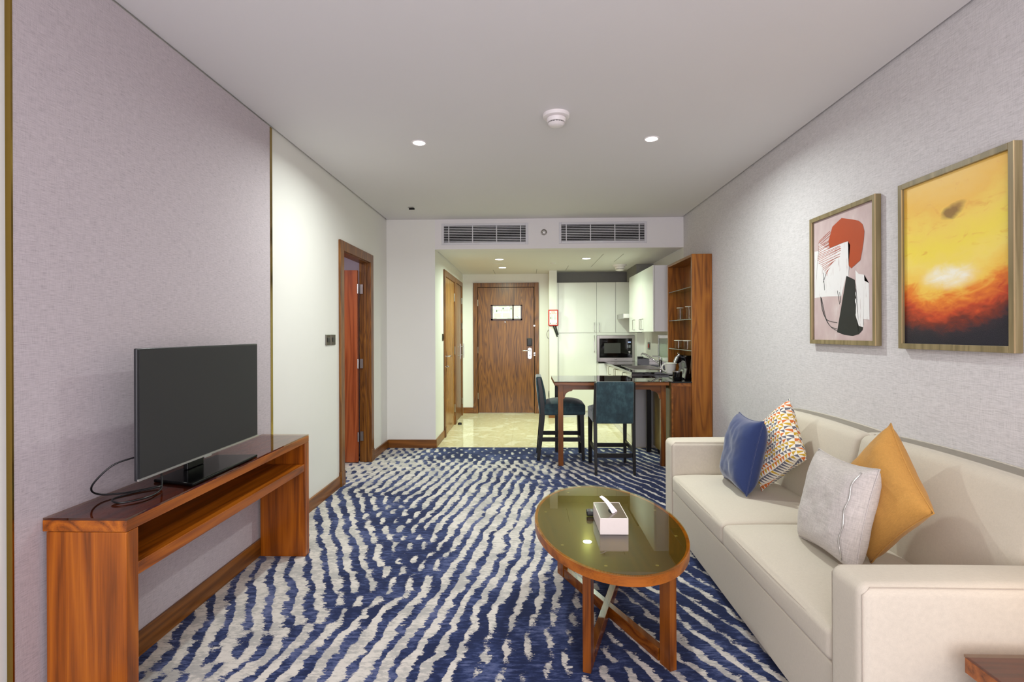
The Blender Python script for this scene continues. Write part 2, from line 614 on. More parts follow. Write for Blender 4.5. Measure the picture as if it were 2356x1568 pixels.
def carpet_mat():
    t = NT('ikat_carpet')
    tc = t.new('ShaderNodeTexCoord')
    base = tc.outputs['Object']
    x, y, z = t.sep(base)
    low = t.math('SUBTRACT', t.noise(base, 2.6, 3, 0.55), 0.5)
    med = t.math('SUBTRACT', t.noise(t.coord((1.0, 1.3, 1)), 15, 3, 0.6), 0.5)
    hi = t.math('SUBTRACT', t.noise(t.coord((30, 75, 1)), 1.0, 4, 0.72), 0.5)
    def stripe(deg, amp_low, per):
        a = math.radians(deg)
        s = t.math('SUBTRACT', t.math('MULTIPLY', x, math.cos(a)), t.math('MULTIPLY', y, math.sin(a)))
        s = t.math('ADD', s, t.math('MULTIPLY', low, amp_low))
        s = t.math('ADD', s, t.math('MULTIPLY', med, 0.055))
        s = t.math('ADD', s, t.math('MULTIPLY', hi, 0.034))
        return t.math('COSINE', t.math('MULTIPLY', s, 2 * PI / per))
    sA = stripe(9, 0.14, 0.092)
    sB = stripe(-24, -0.13, 0.094)
    at1 = t.new('ShaderNodeAttribute', attribute_name='mixab').outputs['Fac']
    at2 = t.new('ShaderNodeAttribute', attribute_name='duty').outputs['Fac']
    mixn = t.math('ADD', at1, t.math('MULTIPLY', low, 0.7))
    wa = t.math('ADD', t.math('MULTIPLY', mixn, 0.85), 0.5, clamp=True)
    wb = t.math('SUBTRACT', 1.0, wa)
    val = t.math('ADD', t.math('MULTIPLY', sA, wa), t.math('MULTIPLY', sB, wb))
    thr = t.math('SUBTRACT', 1.0, t.math('MULTIPLY', at2, 2.0))
    dash = t.math('SUBTRACT', t.noise(t.coord((10, 6.5, 1), rot=(0, 0, 0.1)), 1.0, 2, 0.5), 0.5)
    thr = t.math('ADD', thr, t.math('MULTIPLY', dash, 1.9))
    thr = t.math('ADD', thr, t.math('MULTIPLY', med, 1.3))
    thr = t.math('ADD', thr, t.math('MULTIPLY', hi, 1.6))
    patch = t.math('SUBTRACT', t.noise(base, 1.5, 2, 0.5), 0.5)
    thr = t.math('ADD', thr, t.math('MULTIPLY', patch, 0.4))
    speck = t.math('SUBTRACT', t.noise(t.coord((110, 230, 1)), 1.0, 3, 0.7), 0.5)
    thr = t.math('ADD', thr, t.math('MULTIPLY', speck, 1.3))
    d = t.math('SUBTRACT', val, thr)
    cream = t.math('ADD', t.math('MULTIPLY', d, 5.0), 0.5, clamp=True)
    # navy, with slate-blue wear
    hv = t.noise(t.coord((16, 60, 1)), 1.0, 4, 0.7)
    big = t.noise(base, 3.2, 3, 0.6)
    wear = t.math('ADD', t.math('MULTIPLY', hv, 0.55), t.math('MULTIPLY', big, 0.45))
    wear = t.math('ADD', wear, t.math('MULTIPLY', t.math('SUBTRACT', at2, 0.45), 0.12))
    navy = t.ramp(wear, [(0.43, lin(26, 36, 72)), (0.50, lin(40, 52, 92)), (0.55, lin(70, 80, 120)), (0.66, lin(104, 110, 146))])
    gw = t.noise(t.coord((22, 60, 1), loc=(4, 7, 0)), 1.0, 4, 0.7)
    gw = t.math('ADD', t.math('MULTIPLY', gw, 0.5), t.math('MULTIPLY', t.noise(t.coord((1, 1, 1), loc=(9, 2, 0)), 5.5, 4, 0.6), 0.5))
    crm = t.ramp(gw, [(0.36, lin(216, 209, 202)), (0.48, lin(206, 199, 192)), (0.53, lin(178, 174, 170)), (0.68, lin(160, 157, 156))])
    col = t.mix(cream, navy, crm)
    pile = t.noise(t.coord((380, 500, 1)), 1.0, 2)
    col = t.mix(1.0, col, t.mix(pile, (0.82, 0.82, 0.82, 1), (1.14, 1.14, 1.14, 1)), 'MULTIPLY')
    t.bump(pile, 0.35, 0.004)
    return t.set(col, 0.95, spec=0.1, sheen=0.1)
m_carpet = carpet_mat()

# ------------------------------------------------------------------ the room
XL, XP, XR = -1.705, -1.686, 1.86       # left plaster, left panel face, right wall
YN, YB, YE = -1.7, 6.27, 8.98           # window wall, soffit line, entry wall
XA = -1.115                              # hall's left wall
ZC, ZS = 2.755, 2.394

# carpet: pattern weights sit on a fine grid of the pile itself
CTRL = [  # x, y, slant of the stripes, lightness of the pattern, reach
    (-1.38,5.99,0.0,0.50,0.30), (-1.56,5.47,0.0,0.60,0.28), (-0.90,6.00,0.0,0.20,0.30), (-0.25,6.08,0.0,0.15,0.31), (0.39,5.88,0.0,0.20,0.30), (0.99,5.75,-0.3,0.30,0.29), (1.33,5.89,-0.3,0.35,0.30),
    (-1.61,5.14,0.0,0.62,0.27), (-1.07,5.25,0.0,0.60,0.28), (-0.65,5.32,0.2,0.50,0.28), (-0.08,5.27,0.0,0.50,0.28), (0.35,5.28,0.0,0.50,0.28), (0.76,5.18,-0.5,0.35,0.27), (1.17,5.18,-1.0,0.20,0.27),
    (-1.59,4.67,0.0,0.45,0.26), (-1.36,4.76,0.8,0.62,0.26), (-0.98,4.81,0.7,0.60,0.26), (-0.58,4.77,0.9,0.60,0.26), (-0.20,4.87,0.3,0.40,0.26), (0.19,4.83,0.0,0.30,0.26), (0.70,4.79,-0.8,0.18,0.26),
    (1.04,4.63,-1.0,0.12,0.25), (-1.55,4.21,-0.8,0.60,0.24), (-1.36,4.35,-0.4,0.35,0.25), (-1.05,4.36,0.0,0.28,0.25), (-0.79,4.44,0.7,0.55,0.25), (-0.42,4.44,1.0,0.66,0.25), (-0.07,4.53,1.0,0.62,0.25),
    (-1.54,3.88,-0.6,0.50,0.23), (-1.32,3.89,-0.2,0.40,0.23), (-1.07,3.89,0.0,0.30,0.23), (-0.85,3.96,0.1,0.35,0.23), (-0.57,3.96,1.0,0.66,0.23), (-0.23,3.97,1.0,0.68,0.23), (0.03,3.97,1.0,0.68,0.23),
    (-1.41,3.46,-0.9,0.60,0.21), (-1.20,3.42,-0.8,0.62,0.21), (-1.03,3.47,-0.1,0.42,0.21), (-0.84,3.47,0.0,0.30,0.21), (-0.61,3.43,0.0,0.18,0.21), (-0.43,3.53,0.9,0.60,0.22), (-0.15,3.53,1.0,0.66,0.22),
    (0.10,3.54,1.0,0.65,0.22), (-1.41,3.12,-1.0,0.60,0.20), (-1.24,3.08,-1.0,0.66,0.20), (-1.09,3.09,-0.8,0.55,0.20), (-0.93,3.13,0.0,0.32,0.20), (-0.73,3.13,0.0,0.25,0.20), (-0.51,3.14,0.0,0.25,0.20),
    (-0.30,3.10,0.9,0.62,0.20), (-0.08,3.11,0.8,0.60,0.20), (0.12,3.15,0.6,0.50,0.20), (-1.55,2.87,-0.6,0.55,0.19), (-1.33,2.81,-0.8,0.60,0.19), (-1.11,2.81,-0.8,0.60,0.19), (-0.96,2.81,-0.1,0.30,0.19),
    (-0.78,2.82,0.0,0.25,0.19), (-0.58,2.85,0.1,0.30,0.19), (-0.42,2.83,0.6,0.55,0.19), (-0.19,2.80,0.9,0.50,0.19), (-0.04,2.80,0.8,0.45,0.19), (0.14,2.78,0.6,0.40,0.19), (-1.52,2.57,-0.5,0.50,0.18),
    (-1.31,2.58,-0.6,0.55,0.18), (-1.10,2.56,-0.5,0.60,0.18), (-0.97,2.64,0.0,0.30,0.19), (-0.82,2.61,0.2,0.30,0.18), (-0.63,2.59,0.9,0.55,0.18), (-0.46,2.60,0.9,0.62,0.18), (-0.25,2.57,0.6,0.35,0.18),
    (-0.07,2.58,0.4,0.30,0.18), (0.10,2.56,0.3,0.30,0.18), (0.24,2.58,0.0,0.30,0.18), (-1.54,2.29,-0.4,0.50,0.17), (-1.36,2.31,-0.4,0.50,0.17), (-1.16,2.30,0.0,0.60,0.17), (-1.00,2.28,0.2,0.35,0.17),
    (-0.86,2.33,0.8,0.55,0.17), (-0.70,2.35,1.0,0.62,0.18), (-0.54,2.33,0.9,0.62,0.17), (-0.35,2.34,0.5,0.25,0.17), (-0.16,2.34,0.4,0.25,0.17), (0.03,2.37,0.3,0.25,0.18), (0.17,2.33,0.0,0.30,0.17),
    (0.47,2.38,-0.4,0.30,0.18), (0.79,2.60,-0.6,0.25,0.18), (0.86,2.41,-0.6,0.30,0.18), (-1.53,2.10,0.3,0.50,0.17), (-1.37,2.12,0.0,0.50,0.17), (-1.19,2.12,0.3,0.62,0.17), (-1.02,2.12,0.7,0.50,0.17),
    (-0.84,2.11,1.0,0.62,0.17), (-0.67,2.13,1.0,0.68,0.17), (-0.49,2.12,1.0,0.66,0.17), (-0.35,2.14,0.4,0.25,0.17), (-0.15,2.13,0.3,0.20,0.17), (0.02,2.15,0.2,0.25,0.17), (0.20,2.15,0.0,0.35,0.17),
    (0.37,2.16,-0.3,0.35,0.17), (0.61,2.20,-0.5,0.35,0.17), (0.82,2.15,-0.5,0.40,0.17), (0.32,2.72,0.0,0.25,0.19), (0.61,2.73,-0.4,0.22,0.19), (0.85,2.88,-0.7,0.12,0.19),
]
def carpet_grid():
    bm = bm_new()
    x0, x1, y0, y1, st = XL - 1.44, XR, YN, 6.29, 0.04
    nx, ny = int((x1 - x0) / st) + 1, int((y1 - y0) / st) + 1
    l1 = bm.verts.layers.float.new('mixab')
    l2 = bm.verts.layers.float.new('duty')
    g = []
    for j in range(ny + 1):
        row = []
        for i in range(nx + 1):
            x, y = x0 + (x1 - x0) * i / nx, y0 + (y1 - y0) * j / ny
            v = bm.verts.new((x, y, 0.0))
            a = b = w = 1e-9
            for cx, cy, mx, du, s in CTRL:
                q = ((x - cx) ** 2 + (y - cy) ** 2) / s ** 2
                if q < 18:
                    k = math.exp(-q)
                    du = du + 0.09 if du > 0.45 else (du * 0.62 if du < 0.32 else du * 0.85)
                    a += k * mx; b += k * du; w += k
            k = 0.004
            a += k * 0.6; b += k * 0.42; w += k
            v[l1] = a / w
            v[l2] = b / w
            row.append(v)
        g.append(row)
    for j in range(ny):
        for i in range(nx):
            bm.faces.new((g[j][i], g[j][i + 1], g[j + 1][i + 1], g[j + 1][i]))
    return bm
struct('floor', carpet_grid(), m_carpet, 'navy and cream ikat patterned fitted carpet of the living room', 'carpet')
struct('floor_hall', B(XA - 0.02, XR + 0.02, 6.29, 9.2, -0.05, 0.0), m_marble, 'polished cream marble floor of the entrance hall', 'floor')
struct('trim_1', B(XA, 1.25, 6.284, 6.296, -0.004, 0.003), m_satin, 'thin metal strip where carpet meets marble', 'trim')
struct('floor_slab', B(XL - 1.8, XR + 0.2, YN - 0.2, 9.3, -0.12, -0.052), m_dark)

# ceiling over the living room, a narrow dark shadow gap along both sides
struct('ceiling', B(XL + 0.017, XR - 0.016, YN, YB + 0.02, ZC, ZC + 0.04), m_ceil, 'plain white living room ceiling', 'ceiling')
struct('ceiling_void', B(XL - 0.2, XR + 0.2, YN, YB + 0.2, ZC + 0.05, ZC + 0.09), m_dark)
# bulkhead with the air vents, and the lower hall ceiling
bm = B(XA, XR, YB, YB + 0.14, ZS, ZC + 0.03)
struct('wall_bulkhead', bm, m_soffit, 'white bulkhead above the hall opening holding two air vents', 'wall')
struct('ceiling_hall', B(XA + 0.012, XR - 0.012, YB + 0.14, 9.2, ZS, ZS + 0.04), m_ceil, 'lower white ceiling over the hall and kitchenette', 'ceiling')
for p in ((0.98, 6.75, 8.1), (1.24, 6.75, 7.5), (-0.55, 8.35, 8.9), (0.15, 8.3, 8.9), (0.62, 7.9, 8.5)):
    struct('trim_2', B(p[0] - 0.003, p[0] + 0.003, p[1], p[2], ZS - 0.0015, ZS + 0.001), m_grey)

# left wall: papered panel with brass edges, then white plaster with the bedroom doorway
DY0, DY1 = 4.75, 5.575       # clear opening between jamb linings
bm = bm_new()
box(bm, XL - 0.10, XL, YN, DY0 - 0.03, -0.02, ZC + 0.05)
box(bm, XL - 0.10, XL, DY1 + 0.03, YB + 0.02, -0.02, ZC + 0.05)
box(bm, XL - 0.10, XL, DY0 - 0.03, DY1 + 0.03, 2.19, ZC + 0.05)
struct('wall_left', bm, m_white, 'white plaster wall with the open bedroom doorway', 'wall')
struct('wall_left_panel', B(XL, XP, 1.66, 3.372, -0.01, ZC - 0.012), m_paperL, 'lilac grey papered wall panel behind the television', 'wall panel')
bm = bm_new()
box(bm, XL, XP + 0.001, 1.654, 1.66, 0, ZC - 0.012)
struct('trim_3', bm, m_brass, 'polished brass edge at the near end of the papered panel', 'trim')
bm = bm_new()
box(bm, XL, XP + 0.002, 3.372, 3.40, 0, ZC - 0.012)
struct('trim_4', bm, m_brass, 'polished brass strip at the far end of the papered panel', 'trim')
struct('wall_right', B(XR, XR + 0.1, YN, 6.27, -0.02, ZC + 0.05), m_paperR, 'grey textile papered wall behind the sofa', 'wall')
struct('wall_right_hall', B(XR, XR + 0.1, 6.27, 9.2, -0.02, ZS + 0.05), m_white, 'white kitchen wall behind the sink', 'wall')
struct('wall_back', B(XL - 0.02, XA, YB, YB + 0.10, -0.02, ZC + 0.05), m_white, 'white return wall between bedroom door and hall', 'wall')
struct('wall_hall_left', B(XA - 0.10, XA, YB + 0.10, YE, -0.02, ZS + 0.05), m_white, 'white hall wall with two narrow wooden doors', 'wall')
struct('wall_entry', B(XA - 0.1, 0.475, YE, YE + 0.1, -0.02, ZS + 0.05), m_white, 'white wall around the wooden entrance door', 'wall')
struct('wall_partition', B(0.352, 0.478, 8.49, YE, -0.02, ZS + 0.02), m_white, 'white end of the partition beside the kitchen cupboards', 'wall')
struct('wall_kitchen', B(0.475, XR + 0.1, 9.16, 9.26, -0.02, ZS + 0.05), m_white)
struct('trim_kitchen_bulkhead', B(0.482, XR, 8.80, 8.83, 2.19, ZS), m_grey, 'grey filler panel above the tall kitchen cupboards', 'panel')
# window wall behind the camera
bm = bm_new()
box(bm, XL - 0.1, XR + 0.1, YN - 0.1, YN, -0.02, 0.25)
box(bm, XL - 0.1, XR + 0.1, YN - 0.1, YN, 2.6, ZC + 0.08)
box(bm, XL - 0.1, -1.55, YN - 0.1, YN, 0.25, 2.6)
box(bm, 1.72, XR + 0.1, YN - 0.1, YN, 0.25, 2.6)
struct('wall_front', bm, m_white)

# baseboards
def board(name, *a, m=m_skirt):
    struct(name, B(*a), m, bevel=0.003)
board('baseboard_left', XP, XP + 0.014, 1.68, 3.372, 0, 0.105)
board('baseboard_left_far', XL, XL + 0.016, 3.40, 4.655, 0, 0.10)
board('baseboard_left_corner', XL, XL + 0.016, 5.67, YB, 0, 0.095)
board('baseboard_back', XL + 0.016, XA + 0.014, YB - 0.016, YB, 0, 0.10, m=m_skirtx)
board('baseboard_hall_left', XA, XA + 0.014, YB, 6.885, 0, 0.10)
board('baseboard_entry', XA, -0.94, YE - 0.016, YE, 0, 0.10, m=m_skirtx)
board('baseboard_partition', 0.338, 0.482, 8.474, 8.49, 0, 0.10, m=m_skirtx)
board('baseboard_partition_side', 0.338, 0.352, 8.49, YE, 0, 0.10)
board('baseboard_right', XR - 0.015, XR, YN, 5.30, 0, 0.10)

# ---------------- doors
def casing(bm, x_face, y0, y1, ztop, w, t=0.018, depth=0.0, side=1):
    """flat architrave on a wall lying in the yz plane"""
    a, b = (x_face, x_face + t * side)
    box(bm, min(a, b), max(a, b), y0, y0 + w, 0, ztop)
    box(bm, min(a, b), max(a, b), y1 - w, y1, 0, ztop)
    box(bm, min(a, b), max(a, b), y0 + w, y1 - w, ztop - w, ztop)
def hinge_x(bm, x, y, z, h=0.1):
    tube(bm, [(x, y, z - h / 2), (x, y, z + h / 2)], 0.008, 8)
    box(bm, x - 0.032, x - 0.004, y - 0.003, y - 0.001, z - h / 2, z + h / 2)

# bedroom door: standing open into the room beyond
d1 = sgroup('door_1', 'reddish wooden bedroom door standing open on the left wall', 'door', (XL, 5.16, 0))
bm = bm_new()
casing(bm, XL, 4.66, 5.66, 2.235, 0.09, 0.022)
box(bm, XL - 0.11, XL, 4.72, DY0, 0, 2.17)
box(bm, XL - 0.11, XL, DY1, 5.60, 0, 2.17)
box(bm, XL - 0.11, XL, DY0, DY1, 2.14, 2.17)
box(bm, XL - 0.06, XL - 0.03, DY0, DY0 + 0.012, 0, 2.14)
box(bm, XL - 0.06, XL - 0.03, DY1 - 0.012, DY1, 0, 2.14)
box(bm, XL - 0.004, XL + 0.026, 4.655, 4.755, 0, 0.13)
box(bm, XL - 0.004, XL + 0.026, 5.572, 5.665, 0, 0.13)
obj('door_frame', bm, dz, d1, 0.003)
leaf = obj('door_leaf', B(XL - 0.955, XL - 0.115, DY1 - 0.055, DY1 - 0.012, 0.008, 2.06), rz_, d1, 0.002)
bm = bm_new()
for z in (0.28, 1.06, 1.86):
    tube(bm, [(XL - 0.108, DY1 - 0.058, z - 0.05), (XL - 0.108, DY1 - 0.058, z + 0.05)], 0.007, 8)
    box(bm, XL - 0.1, XL - 0.066, DY1 - 0.016, DY1 - 0.0125, z - 0.05, z + 0.05)
loose('hinge', bm, m_satin, leaf)
# the stub of bedroom that shows past the leaf
m_bed = simple('bedroom_wall', (196, 186, 196), 0.8)
bm = bm_new()
box(bm, XL - 1.5, XL - 1.45, 4.2, 6.0, 0, 2.5)
box(bm, XL - 1.5, XL - 0.1, 5.95, 6.0, 0, 2.5)
box(bm, XL - 1.5, XL - 0.1, 4.15, 4.2, 0, 2.5)
box(bm, XL - 1.5, XL - 0.1, 4.15, 6.0, 2.45, 2.5)
struct('wall_bedroom', bm, m_bed)
area_light('bedroom_added_light', (XL - 0.9, 4.7, 2.42), (0, 0, 0), 0.5, 0.5, 11, (1.0, 0.95, 0.95))  # unseen lamp, added to brighten the bedroom stub and open leaf

# hall doors: first with a lever, second a narrow pair with bar pulls
d2 = sgroup('door_2', 'first narrow hall door with lever handle and lock', 'door', (XA, 7.42, 0))
bm = bm_new()
casing(bm, XA, 6.885, 7.945, 2.23, 0.085, 0.02)
box(bm, XA, XA + 0.026, 6.88, 6.975, 0, 0.13)
box(bm, XA, XA + 0.026, 7.855, 7.948, 0, 0.13)
obj('door_frame', bm, dz, d2, 0.003)
YELC = dict(dark=(108, 70, 26), mid=(150, 104, 48), light=(176, 130, 66))
m_leafz = walnut('light_door_veneer', 'z', rough=0.25, **YELC)
lf = obj('door_leaf', B(XA - 0.006, XA + 0.006, 6.972, 7.858, 0.006, 2.143), m_leafz, d2)
bm = bm_new()
for z in (0.25, 1.12, 1.92):
    tube(bm, [(XA + 0.012, 7.85, z - 0.06), (XA + 0.012, 7.85, z + 0.06)], 0.009, 8)
loose('hinge', bm, m_satin, lf)
bm = bm_new()
box(bm, XA + 0.006, XA + 0.016, 7.02, 7.06, 0.86, 1.14)
tube(bm, [(XA + 0.014, 7.04, 1.07), (XA + 0.055, 7.04, 1.07), (XA + 0.06, 7.06, 1.07), (XA + 0.06, 7.17, 1.068)], 0.0105, 10)
tube(bm, [(XA + 0.014, 7.04, 0.93), (XA + 0.05, 7.04, 0.93)], 0.015, 10)
obj('door_handle', bm, m_chrome, lf, smooth=True)

d3 = sgroup('door_3', 'second narrow hall door with bar pulls, next to the entrance wall', 'door', (XA, 8.36, 0))
bm = bm_new()
casing(bm, XA, 7.952, 8.79, 2.23, 0.07, 0.02)
box(bm, XA, XA + 0.026, 7.95, 8.024, 0, 0.13)
obj('door_frame', bm, dz, d3, 0.003)
bm = bm_new()
box(bm, XA - 0.006, XA + 0.004, 8.022, 8.37, 0.006, 2.158)
box(bm, XA - 0.006, XA + 0.004, 8.374, 8.72, 0.006, 2.158)
lf = obj('door_leaf', bm, dz, d3)
bm = bm_new()
for y in (8.30, 8.69):
    tube(bm, [(XA + 0.002, y, 1.02), (XA + 0.045, y, 1.02)], 0.006, 8)
    tube(bm, [(XA + 0.002, y, 1.16), (XA + 0.045, y, 1.16)], 0.006, 8)
    box(bm, XA + 0.04, XA + 0.052, y - 0.012, y + 0.012, 0.97, 1.21)
loose('door_handle', bm, m_satin, lf)
bm = bm_new()
for z in (0.25, 1.5, 1.92):
    tube(bm, [(XA + 0.012, 8.715, z - 0.05), (XA + 0.012, 8.715, z + 0.05)], 0.008, 8)
loose('hinge', bm, m_satin, lf)

# entrance door
d4 = sgroup('door_4', 'wide walnut entrance door at the end of the hall', 'door', (-0.37, YE, 0))
bm = bm_new()
for a in ((-0.936, -0.862, 0, 2.245), (0.118, 0.192, 0, 2.245)):
    box(bm, a[0], a[1], YE - 0.022, YE, a[2], a[3])
box(bm, -0.862, 0.118, YE - 0.022, YE, 2.17, 2.245)
box(bm, -0.94, -0.858, YE - 0.028, YE, 0, 0.12)
box(bm, 0.114, 0.196, YE - 0.028, YE, 0, 0.12)
obj('door_frame', bm, dz, d4, 0.003)
bm = bm_new()
box(bm, -0.862, -0.852, YE - 0.004, YE, 0, 2.17)
box(bm, 0.106, 0.118, YE - 0.004, YE, 0, 2.17)
box(bm, -0.862, 0.118, YE - 0.004, YE, 2.160, 2.17)
obj('door_rebate', bm, m_dark, d4)
lf = obj('door_leaf', B(-0.852, 0.106, YE - 0.014, YE, 0.012, 2.160), dz, d4)
bm = bm_new()
for z in (0.3, 1.09, 1.9):
    tube(bm, [(-0.857, YE - 0.02, z - 0.055), (-0.857, YE - 0.02, z + 0.055)], 0.007, 8)
loose('hinge', bm, m_satin, lf)
bm = bm_new()
pr = [(0.045 * math.cos(a) * 0.72, (0.062 if math.sin(a) > 0 else -0.062) + 0.032 * math.sin(a)) for a in [2 * PI * k / 24 for k in range(24)]]
prism(bm, pr, 0.012, Matrix.Translation((0.035, YE - 0.014, 1.03)) @ Matrix.Rotation(PI / 2, 4, 'X'))
tube(bm, spline([(0.035, YE - 0.02, 1.075), (0.035, YE - 0.065, 1.075), (0.01, YE - 0.072, 1.077), (-0.05, YE - 0.072, 1.08), (-0.085, YE - 0.07, 1.076)], 6), 0.011, 10)
lathe(bm, [(0.0, 0), (0.024, 0.0), (0.024, 0.02), (0, 0.022)], 20, (0.035, YE - 0.05, 1.065))
hd = obj('door_handle', bm, m_chrome, lf, smooth=True)
obj('keyhole', B(0.028, 0.045, YE - 0.029, YE - 0.026, 0.985, 1.01), m_black, hd)
bm = bm_new()
rbox(bm, -0.012, 0.075, YE - 0.04, YE - 0.014, 1.155, 1.29, 0.01, 3)
obj('electronic_lock', bm, m_black, lf, smooth=True)
bm = bm_new()
lathe(bm, [(0, 0), (0.016, 0.0), (0.014, 0.008), (0.006, 0.006), (0, 0.006)], 20)
bmesh.ops.transform(bm, matrix=Matrix.Translation((-0.385, YE - 0.014, 1.572)) @ Matrix.Rotation(PI / 2, 4, 'X'), verts=bm.verts)
obj('peephole', bm, m_chrome, lf, smooth=True)
bm = bm_new()
for z in (1.505, 1.0, 1.035):
    box(bm, 0.1, 0.13, YE - 0.034, YE - 0.016, z - 0.013, z + 0.013)
loose('door_guard', bm, m_chrome, lf, gap=0.05, bevel=0.003)

# framed notices hanging on the entrance door
nt = thing('notice_frame', 'brown framed evacuation notices hung on the entrance door', 'notice', (-0.365, YE - 0.016, 1.74))
bm = bm_new()
y0 = YE - 0.028
for a in ((-0.632, -0.598, 1.60, 1.862), (-0.262, -0.236, 1.60, 1.862), (-0.118, -0.094, 1.60, 1.862)):
    box(bm, a[0], a[1], y0, YE - 0.016, a[2], a[3])
for z in ((1.60, 1.628), (1.848, 1.862)):
    box(bm, -0.632, -0.094, y0, YE - 0.016, *z)
obj('frame', bm, walnut('notice_frame_wood', 'x', dark=(40, 22, 16), mid=(66, 40, 30), light=(84, 54, 42)), nt)
p1 = obj('plan_sheet', B(-0.6, -0.26, YE - 0.022, YE - 0.018, 1.626, 1.85), m_paper, nt)
p2 = obj('text_sheet', B(-0.238, -0.116, YE - 0.022, YE - 0.018, 1.626, 1.85), m_paper, nt)
yi = YE - 0.0225
bm = bm_new()
def mark(bm, x0, x1, z0, z1):
    box(bm, x0, x1, yi - 0.0005, yi + 0.0006, z0, z1)
for k in range(9):
    x = -0.535 + k * 0.028
    mark(bm, x, x + 0.002, 1.775, 1.812)
    mark(bm, x, x + 0.002, 1.742, 1.772)
mark(bm, -0.54, -0.285, 1.772, 1.775)
mark(bm, -0.59, -0.54, 1.834, 1.838); mark(bm, -0.32, -0.27, 1.834, 1.838); mark(bm, -0.50, -0.36, 1.832, 1.836)
mark(bm, -0.59, -0.53, 1.632, 1.636); mark(bm, -0.35, -0.28, 1.632, 1.636)
for z in (1.79, 1.77, 1.75, 1.73):
    mark(bm, -0.592, -0.585, z - 0.004, z + 0.004)
loose('plan_drawing', bm, m_ink, p1, gap=0.03)
bm = bm_new()
for k in range(8):
    z = 1.715 - k * 0.0098
    mark(bm, -0.585 + 0.02 * (k % 2), -0.445 - 0.012 * (k % 3), z, z + 0.0035)
    mark(bm, -0.425, -0.285 - 0.015 * ((k + 1) % 3), z, z + 0.0035)
obj('small_print', bm, m_inkg, p1)
bm = bm_new()
mark(bm, -0.292, -0.276, 1.785, 1.818); mark(bm, -0.54, -0.522, 1.745, 1.77); mark(bm, -0.43, -0.41, 1.79, 1.815)
loose('green_sign', bm, m_inkgreen, p1, gap=0.004)
bm = bm_new()
for k in range(15):
    z = 1.825 - k * 0.0112
    mark(bm, -0.228 + 0.006 * (k % 3 == 0), -0.128 - 0.012 * (k % 4), z, z + 0.003)
obj('small_print', bm, m_inkg, p2)
bm = bm_new()
mark(bm, -0.168, -0.156, 1.634, 1.644); mark(bm, -0.185, -0.17, 1.66, 1.665)
loose('printed_emblem', bm, m_ink, p2, gap=0.004)

# floor door stop
bm = bm_new()
lathe(bm, [(0.0, 0.0), (0.03, 0.0), (0.03, 0.018), (0.024, 0.03), (0.0, 0.034)], 20, (-1.03, 7.86, 0))
tag(obj('door_stop', bm, m_black, smooth=True), 'small black dome door stop on the marble floor', 'door stop')

# ---------------- wall plates
def plate_x(name, x, y0, y1, z0, z1, mat, label, cat, side=1, rocker=None, group=None):
    t = thing(name, label, cat, (x, (y0 + y1) / 2, (z0 + z1) / 2), group)
    a, b = sorted((x, x + 0.009 * side))
    obj('plate', B(a, b, y0, y1, z0, z1), mat, t, 0.003)
    a, b = sorted((x + 0.009 * side, x + 0.013 * side))
    w = (y1 - y0)
    obj('rocker', B(a, b, y0 + w * 0.28, y1 - w * 0.28, z0 + 0.025, z1 - 0.025), rocker or m_black, t, 0.002)
    return t
m_gun = simple('gunmetal_plate', (96, 92, 84), 0.25, 0.9)
plate_x('light_switch', XL, 4.345, 4.448, 1.285, 1.375, m_gun, 'gunmetal light switch left of the pair by the bedroom door', 'switch', group='switches beside the bedroom door')
plate_x('light_switch', XL, 4.458, 4.56, 1.285, 1.375, m_gun, 'gunmetal light switch next to the bedroom door frame', 'switch', group='switches beside the bedroom door')
plate_x('light_switch', XA, 6.76, 6.85, 1.285, 1.375, m_gun, 'gunmetal light switch on the hall wall before the first narrow door', 'switch')
plate_x('cooker_switch', XR, 7.98, 8.12, 1.12, 1.23, m_gun, 'grey switch plate with red rocker above the kitchen worktop', 'switch', side=-1, rocker=m_red)
plate_x('power_socket', 0.352, 8.60, 8.68, 0.30, 0.42, m_black, 'small dark socket low on the partition side', 'socket', side=-1)
bm = bm_new()
tube(bm, spline([(0.352, 8.62, 1.43), (0.325, 8.62, 1.40), (0.318, 8.62, 1.35), (0.33, 8.62, 1.30), (0.352, 8.62, 1.28)], 6), 0.006, 8)
tag(obj('wall_hook', bm, m_chrome, smooth=True), 'curved chrome hook on the side of the partition', 'hook')

# ---------------- fire blanket on the partition end
fb = thing('fire_blanket', 'red fire blanket case with hanging black straps on the partition end', 'fire blanket', (0.415, 8.49, 1.62))
bm = bm_new()
rbox(bm, 0.335, 0.497, 8.462, 8.489, 1.492, 1.757, 0.012, 3)
obj('case', bm, m_red, fb, smooth=True)
lb = obj('instruction_label', B(0.354, 0.478, 8.459, 8.463, 1.512, 1.737), m_paper, fb)
Mf = lambda x, z, y=8.4585: Matrix.Translation((x, y, z)) @ Matrix.Rotation(PI / 2, 4, 'X')
text('lettering', 'FIRE', 0.036, m_red, Mf(0.416, 1.716), lb)
text('lettering', 'BLANKET', 0.027, m_red, Mf(0.416, 1.69), lb)
bm = bm_new()
yi = 8.4588
for k in range(5):
    mark(bm, 0.364, 0.408, 1.655 - k * 0.016, 1.661 - k * 0.016)
    mark(bm, 0.424, 0.468, 1.655 - k * 0.016, 1.661 - k * 0.016)
for k in range(2):
    mark(bm, 0.388, 0.445, 1.527 + k * 0.012, 1.531 + k * 0.012)
loose('small_print', bm, m_inkg, lb, gap=0.03)
bm = bm_new()
mark(bm, 0.362, 0.372, 1.522, 1.545); mark(bm, 0.459, 0.469, 1.522, 1.545); mark(bm, 0.372, 0.382, 1.61, 1.635)
loose('pictogram', bm, m_ink, lb, gap=0.004)
